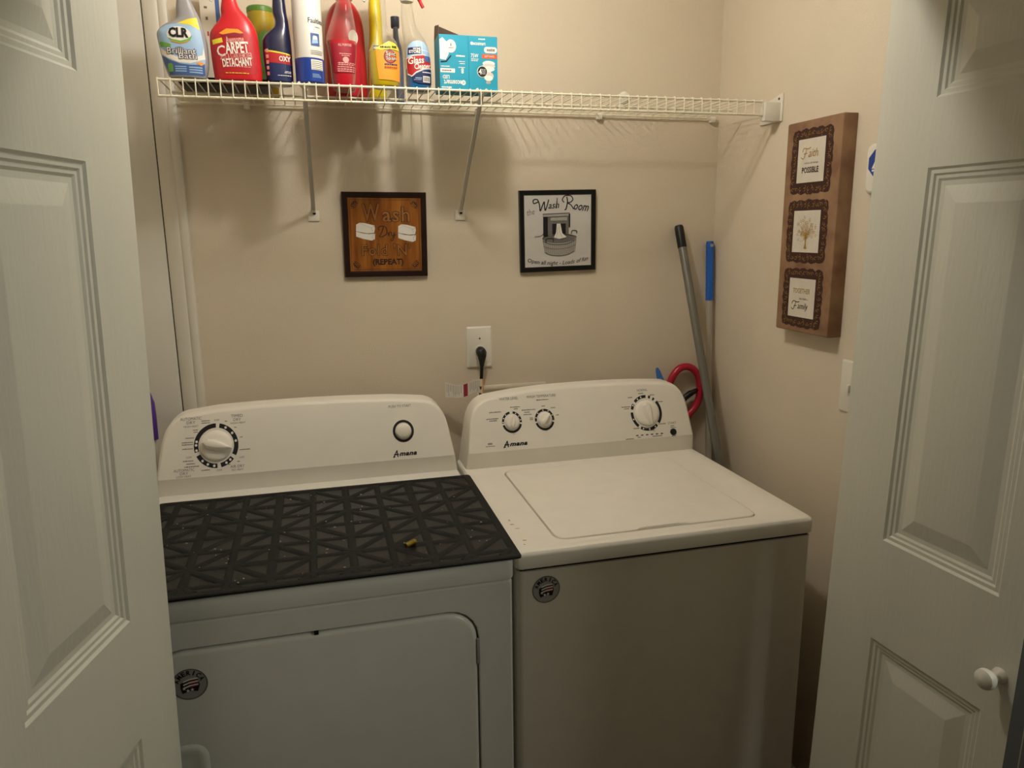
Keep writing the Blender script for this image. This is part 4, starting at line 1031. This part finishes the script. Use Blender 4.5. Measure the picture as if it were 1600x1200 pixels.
# 8 yellow liquid spray bottle with orange label
yliq = mat('yellow_liquid_plastic', 'd6bc10', .15, trans=.2, ior=1.33, coat=.5)
prof8 = [(640, 548, 772, .026), (628, 535, 785, .029), (540, 524, 790, .030), (400, 521, 791, .030), (330, 524, 789, .030), (280, 548, 780, .028), (240, 570, 768, .025), (200, 585, 742, .022), (150, 598, 705, .019), (90, 600, 695, .017), (0, 594, 690, .0165), (-100, 600, 690, .015), (-150, 602, 688, .0145)]
root, D, U, V, P, T = bottle('spray_bottle', -0.1745, -0.262, 'spray bottle of yellow cleaner with orange Spic and Span label', 'spray bottle', prof8, clear, 655, 640)
liq = bottle_body([((640 - v) * KZ + .001, (a - 655) * KX + .0012, (b - 655) * KX - .0012, d - .0012) for v, a, b, d in prof8 if v >= 330]); liq.m(yliq); liq.cur = 0; liq.build('yellow_liquid', root)
D.poly(P((578, 318), (600, 330), (782, 330), (784, 470), (778, 600), (700, 590), (596, 585), (585, 480), (580, 400)), M['orange'], 0)
D.poly(P((570, 318), (640, 282), (690, 248), (745, 262), (778, 300), (782, 325), (700, 318), (620, 330)), M['yellow'], 1)
D.poly([(U(697) + 54 * KX * math.cos(t), V(385) + 58 * KZ * math.sin(t)) for t in [2 * PI * k / 30 for k in range(30)]], M['navy'], 1)
D.poly([(U(697) + 47 * KX * math.cos(t), V(385) + 51 * KZ * math.sin(t)) for t in [2 * PI * k / 30 for k in range(30)]], mat('label_red_disc', 'c2542c', .5), 2)
for t, b in (('Spic', (662, 340, 745, 385)), ('Span', (662, 382, 748, 422))):
    T(t, b[0] - 4, b[1] - 3, b[2] + 4, b[3] + 3, M['black'], 3, bold=.05); T(t, *b, M['white'], 4)
D.sc(648, 442, 755, 460, M['navy']); D.sc(645, 472, 755, 480, M['dkred']); D.sc(645, 486, 750, 490, M['dkred'])
D.sc(618, 294, 705, 312, M['black']); D.sc(715, 284, 755, 308, M['black'])
D.build('front_label', root); sprayer(root, U(646), V(-152), M['wplast'], M['wplast'])

# 9 glass cleaner
bliq = mat('blue_liquid_plastic', '1f6fb4', .15, trans=.2, ior=1.33, coat=.5)
prof9 = [(698, 800, 1000, .026), (690, 792, 1010, .029), (600, 789, 1016, .030), (500, 788, 1016, .030), (400, 786, 1010, .030), (330, 786, 1002, .030), (270, 784, 985, .029), (220, 782, 962, .027), (170, 775, 930, .024), (110, 772, 900, .021), (50, 768, 885, .0185), (0, 766, 878, .017), (-70, 772, 868, .015), (-110, 775, 864, .0145)]
root, D, U, V, P, T = bottle('spray_bottle', -0.0915, -0.225, 'clear spray bottle of blue glass cleaner with red band, rightmost bottle', 'spray bottle', prof9, clear, 900, 698)
liq = bottle_body([((698 - v) * KZ + .001, (a - 900) * KX + .0012, (b - 900) * KX - .0012, d - .0012) for v, a, b, d in prof9 if v >= 500]); liq.m(bliq); liq.cur = 0; liq.build('blue_liquid', root)
D.poly(P((800, 330), (815, 290), (850, 262), (900, 252), (950, 265), (985, 310), (1004, 390), (1008, 500), (1006, 640), (798, 560), (795, 420)), M['sky'], 0)
D.line(P((925, 258), (925, 400)), .0012, M['white'], 1); D.line(P((880, 258), (885, 330)), .0010, M['white'], 1); D.line(P((870, 330), (1000, 345)), .0012, M['white'], 1)
D.poly(P((808, 318), (918, 310), (920, 372), (805, 378)), M['navy'], 2); T('HOME', 850, 318, 915, 338, M['white'], 3, bold=.03); T('STORE', 815, 340, 915, 368, M['white'], 3, bold=.04)
D.poly(P((795, 410), (850, 385), (940, 375), (1004, 400), (1007, 500), (940, 510), (870, 545), (830, 580), (800, 555)), M['white'], 1)
D.poly(P((797, 416), (850, 393), (940, 383), (1003, 408), (1006, 490), (940, 500), (870, 532), (832, 568), (802, 545)), M['red'], 2)
D.poly(P((945, 385), (1000, 392), (1004, 440), (950, 440)), M['mblue'], 3)
T('Glass', 806, 400, 940, 462, M['white'], 4, bold=.02, rot=5, shear=.1); T('Cleaner', 855, 455, 998, 508, M['white'], 4, bold=.02, rot=5, shear=.1)
D.poly(P((832, 584), (870, 548), (940, 516), (1007, 505), (1007, 645), (900, 640), (840, 620)), M['navy'], 2)
D.sc(925, 532, 1000, 542, M['white']); D.rect(U(928), V(628), U(990), V(572), M['white'], 3)
for k in range(9): D.rect(U(933 + k * 6), V(620), U(936 + k * 6), V(580), M['black'], 4)
D.sc(862, 585, 918, 595, M['sky']); D.sc(850, 602, 915, 608, M['sky'])
D.build('front_label', root); sprayer(root, U(822), V(-112), M['wplast'], M['red'], face=1)

# 10-12 things at the back of the shelf
root = empty('folded_box', (-0.553, -0.070, SZ + .0075), 'tall white box with blue side, behind the red carpet cleaner', 'box', 'cleaning supplies on the wire shelf')
mb = MB(); mb.m(mat('white_carton', 'd6cfbf', .6)); mb.box((-.028, -.03, 0), (.016, .03, .245), .0006); mb.build('carton', root)
D = Decal(lambda u, v, l: Vector((u, -.030 - l, v)), .05); D.rect(.006, .002, .0155, .243, M['mblue'], 0); D.rect(-.016, .13, -.0125, .14, M['red'], 0); D.rect(-.017, .165, -.012, .172, M['grey'], 0); D.rect(-.019, .19, -.012, .195, M['grey'], 0); D.build('print', root)
root = empty('small_canister', (-0.4475, -0.075, SZ + .0075), 'short yellow and green canister behind the carpet cleaner', 'canister', 'cleaning supplies on the wire shelf')
mb = MB(); mb.m(mat('yellow_can_print', 'b39a2a', .4)); mb.lathe([(.030, 0), (.031, .002), (.031, .196)], 30); mb.build('can_body', root)
mb = MB(); mb.m(mat('green_lid', '5f8a34', .4)); mb.lathe([(.0318, .192), (.0318, .202), (.029, .205), (0, .205)], 30); mb.build('lid', root)
D = Decal(lambda u, v, l: Vector(((.031 + l) * math.sin(u / .031), -(.031 + l) * math.cos(u / .031), v)), .004, .0003)
D.poly([(-.03, .02), (.03, .02), (.03, .13), (.01, .15), (-.01, .135), (-.03, .15)], M['green'], 0); D.build('front_label', root)
root, D, U, V, P, T = bottle('spray_bottle', -0.120, -0.070, 'grey-blue bottle at the back between the yellow and clear bottles', 'bottle',
    [(640, 690, 775, .020), (300, 688, 776, .021), (120, 688, 765, .020), (40, 690, 745, .016), (-90, 690, 735, .014)], mat('slate_bottle_plastic', '5f6478', .35), 725, 640)
D.mb.bm.free()
mb = MB(); mb.m(mat('dark_slate_cap', '3a3f55', .4)); mb.lathe([(.010, 0), (.011, .003), (.011, .026), (0, .028)], 18, (U(712), 0, V(-90))); mb.build('cap', root)

tr = empty('shelf_tray', (-0.528, -0.172, SZ + .0075), 'thin dark tray lying flat on the shelf behind the two leftmost bottles', 'tray', 'cleaning supplies on the wire shelf')
mb = MB(); mb.m(mat('dark_tray_plastic', '1d1a1c', .5)); mb.loops([[(x, y, z) for x, y in rrect(-.098 + d, -.058 + d, .098 - d, .058 - d, .012, 4)] for d, z in ((.003, 0), (0, .003), (0, .014), (.004, .014), (.005, .004))]); mb.build('tray_body', tr)

# light bulb boxes
teal = mat('teal_carton', '1f96b4', .45); tealk = mat('grey_carton_inside', '5b4a3c', .7)
for nm, xc, label in (('LED', -0.0115, 'teal light bulb box with its top flap open, printed upside down'), ('CFL', 0.0585, 'closed teal 4 pack light bulb box, rightmost on the shelf')):
    root = empty('bulb_box', (xc, -0.270, SZ + .0075), label, 'light bulb box', 'light bulb boxes')
    h = .1215; w_ = .0347; dp = .072
    mb = MB(); mb.m(teal)
    e = .0008
    mb.loops([[(-w_, 0, z), (w_, 0, z), (w_, dp, z), (-w_, dp, z)] for z in (0.0, h)], cap1=(nm == 'CFL'))
    if nm == 'LED':
        mb.m(tealk); mb.loops([[(-w_ + e, e, z), (w_ - e, e, z), (w_ - e, dp - e, z), (-w_ + e, dp - e, z)] for z in (h, 0.002)], cap0=False)
    mb.build('carton', root)
    D = Decal(lambda u, v, l: Vector((u, -l, v)), None, .0003)
    if nm == 'LED':
        fm = MB(); fm.m(tealk); fm.loops([[(-w_, dp * .2, h), (-w_, dp, h), (-w_ + .002, dp, h + .034), (-w_ + .004, dp * .35, h + .026)], [(-w_ + e, dp * .2, h), (-w_ + e, dp, h), (-w_ + .002 + e, dp, h + .034), (-w_ + .004 + e, dp * .35, h + .026)]]); fm.build('side_flap', root)
        fm = MB(); fm.m(tealk); fm.loops([[(-w_, dp, h), (w_, dp, h), (w_, dp - .004, h + .014), (-w_ + .003, dp - .012, h + .034)], [(-w_, dp + e, h), (w_, dp + e, h), (w_, dp - .004 + e, h + .014), (-w_ + .003, dp - .012 + e, h + .034)]]); fm.build('back_flap', root)
        U = lambda u: (u - 1168) * .000322; V = lambda v: (660 - v) * .000306
        D.poly([(U(1063), V(300)), (U(1085), V(285)), (U(1120), V(320)), (U(1130), V(400)), (U(1105), V(445)), (U(1064), V(440))], M['white'], 0)
        D.poly(ellipse(U(1145), V(345), .0125, .0145, 26), M['white'], 1); D.dashes(U(1128), V(360), U(1165), V(353), M['grey'], 2); D.rect(U(1142), V(345), U(1150), V(325), M['grey'], 2)
        D.line([(U(1068), V(460)), (U(1110), V(455)), (U(1145), V(412))], .003, M['black'], 1)
        for a, b, c, d in ((1182, 418, 1248, 406), (1202, 455, 1248, 449), (1208, 470, 1248, 464), (1198, 498, 1248, 492), (1070, 494, 1135, 487), (1072, 647, 1145, 636)): D.dashes(U(a), V(b), U(c), V(d), M['white'], 0)
        D.rect(U(1065), V(535), U(1172), V(505), M['white'], 0); D.dashes(U(1075), V(525), U(1145), V(514), M['grey'], 1)
        D.text('8', U(1228), V(520), .006, .012, M['white'], 0, rot=180, bold=.02); D.text('LED', U(1105), V(567), .016, .008, M['white'], 0, rot=180, bold=.02)
        D.text('ecosmart', U(1155), V(605), .043, .010, M['white'], 0, rot=180, bold=.02); D.poly(ellipse(U(1234), V(605), .0052, .0058, 20), M['white'], 0); D.text('e', U(1234), V(605), .004, .005, teal, 1, rot=180)
    else:
        U = lambda u: (u - 1385) * .000330; V = lambda v: (668 - v) * .000290
        D.dashes(U(1352), V(276), U(1402), V(266), M['white'], 0); D.text('ecosmart', U(1358), V(306), .030, .007, M['white'], 0, bold=.02); D.poly(ellipse(U(1303), V(306), .0034, .0036, 16), M['white'], 0)
        D.poly(rrect(U(1392), V(375), U(1487), V(328), .006, 4), M['white'], 0); D.dashes(U(1412), V(362), U(1470), V(340), M['grey'], 1)
        D.poly(rrect(U(1375), V(418), U(1487), V(384), .003, 4), mat('carton_orange', 'd4552c', .5), 0); D.text('SOFT WHITE', U(1430), V(401), .024, .004, M['white'], 1)
        D.text('75W', U(1322), V(400), .018, .009, M['white'], 0, bold=.01); D.dashes(U(1296), V(428), U(1350), V(422), M['white'], 0); D.dashes(U(1296), V(440), U(1345), V(434), M['white'], 0)
        for k, (u, v, rx, ry) in enumerate(((1425, 455, .0150, .0060), (1425, 475, .0155, .0060), (1424, 497, .0145, .0062), (1424, 550, .0120, .0085), (1422, 568, .0105, .0060))): D.poly(ellipse(U(u), V(v), rx, ry, 20), M['white'] if k % 2 == 0 else mat('bulb_shadow', 'cfc6c0', .5), 1 + k * .2)
        D.rect(U(1406), V(545), U(1440), V(500), M['white'], 0); D.rect(U(1404), V(612), U(1437), V(575), M['silver'], 0)
        D.poly(ellipse(U(1376), V(520), .0125, .0130, 28), M['white'], 2); D.poly(ellipse(U(1376), V(520), .0113, .0118, 28), M['black'], 3)
        D.text('4', U(1360), V(520), .0075, .0125, M['white'], 4, bold=.02)
        for k in range(3): D.text(('BULB', 'VALUE', 'PACK')[k], U(1386), V(505 + k * 15), .009, .0032, M['white'], 4)
    D.build('print', root)

# ------------------------------------------------------------------ corner poles and handles
def pole(name, top, bot, r, grip, gr, gm, pm, label, cat, hang=False):
    T_, B_ = Vector(top), Vector(bot); root = empty(name, bot, label, cat); d = (T_ - B_); Lp = d.length; u = d / Lp
    mb = MB(); mb.m(pm); mb.tube([u * .10, u * (Lp - grip * .6)], r, 16); mb.build('shaft', root)
    mb = MB(); mb.m(gm)
    s0 = Lp - grip
    if hang:
        nb = 22
        pts, rs = [], []
        for k in range(nb + 1):
            pts.append(u * (s0 + grip * k / nb)); rs.append(gr * (1.0 if k % 2 == 0 else .955) * (.82 if k == nb else 1))
        mb.tube(pts, rs, 16)
    else:
        mb.tube([u * s0, u * (s0 + .004), u * (Lp - .008), u * (Lp - .002), u * Lp], [gr * .96, gr, gr, gr * .85, gr * .45], 18)
    mb.build('grip', root)
    if hang:
        mb = MB(); mb.m(M['silver']); c = u * (Lp - .012); mb.tube([c + Vector((0, -gr * 1.06, 0)), c + Vector((0, gr * 1.06, 0))], gr * .42, 14); mb.build('hanging_eye', root)
    # broom head resting on the floor
    mb = MB(); mb.m(gm); hd = .012
    mb.box((-.055, -hd, .05), (.012, hd, .085), .006); mb.tube([(0, 0, .08), u * .13], r * 1.35, 12); mb.build('broom_head', root)
    mb = MB(); mb.m(M['grey'])
    for k in range(14):
        x = -.053 + k * .0048
        mb.box((x, -hd * .8, 0.0), (x + .0042, hd * .8, .055))
    mb.build('bristles', root)
    return root
alu = mat('grey_steel_tube', '7d7c74', .38, .55); sil = mat('pale_aluminium_tube', 'b3aea0', .4, .35)
pole('broom', (0.7136, -0.016, 1.5647), (0.812, -0.525, 0.0), .0125, .070, .0138, M['blackp'], alu, 'grey metal pole with black grip leaning in the right corner', 'pole')
pole('broom', (0.8215, -0.0165, 1.5156), (0.8075, -0.15, 0.0), .0100, .180, .0125, mat('blue_grip_plastic', '2560b8', .4), sil, 'pale metal pole with long blue grip standing in the right corner', 'pole', hang=True)
rl = empty('looped_handle', (0.74, -0.025, 1.02), 'curved red tubular handle behind the right end of the washer console', 'handle')
mb = MB(); mb.m(mat('red_tube_plastic', 'b01c34', .3))
loop = [(.660, .96), (.668, 1.03), (.681, 1.076), (.695, 1.104), (.715, 1.122), (.740, 1.124), (.762, 1.112), (.778, 1.088), (.783, 1.055), (.780, 1.02), (.766, .993), (.748, .972), (.735, .93), (.730, .80), (.728, .60)]
mb.tube([((x - .722) * 1.04, 0, (z - 1.02) * 1.04) for x, z in smooth(loop, 5)], .0115, 14); mb.build('tube', rl)
mb = MB(); mb.m(M['blackp']); mb.tube(smooth([(-.02, .0, -.03), (.008, -.002, .006), (.026, -.002, .020), (.044, -.002, .028), (.058, 0, .034)]), [.0095] * 7 + [.010] * 6 + [.008] * 4 + [.006] * 4, 10); mb.build('trigger_bar', rl)
bt = empty('blue_tipped_stick', (0.700, -0.058, 0.6), 'blue-tipped stick poking up behind the washer, left of the red handle', 'stick')
mb = MB(); mb.m(mat('blue_cap_plastic', '3a6fb8', .4)); mb.tube([(-.050, .002, .500), (-.059, .002, .525), (-.063, .002, .537)], [.010, .0075, .004], 14); mb.build('tip', bt)
mb = MB(); mb.m(M['blackp']); mb.tube([(.025, 0, .25), (-.044, .002, .482), (-.050, .002, .500)], [.010, .0115, .010], 14); mb.build('stick', bt)
pu = empty('mop', (-0.840, -0.13, 0.0), 'purple gripped handle standing between the left door and the dryer console', 'mop')
PX = -0.7945 + 0.840
mb = MB(); mb.m(mat('purple_grip_plastic', '56328c', .35)); mb.tube([(PX, .055, 1.035), (PX, .055, 1.10), (PX, .055, 1.13), (PX - .004, .055, 1.155), (PX - .010, .055, 1.172), (PX - .016, .055, 1.180)], [.017, .018, .017, .014, .009, .003], 18); mb.build('grip', pu)
mb = MB(); mb.m(M['wplast']); mb.tube([(0, 0, .08), (PX, .055, 1.04)], .012, 14); mb.build('shaft', pu)
mb = MB(); mb.m(M['wplast']); mb.box((-.05, -.06, .0), (.045, .05, .08), .012); mb.build('mop_head', pu)
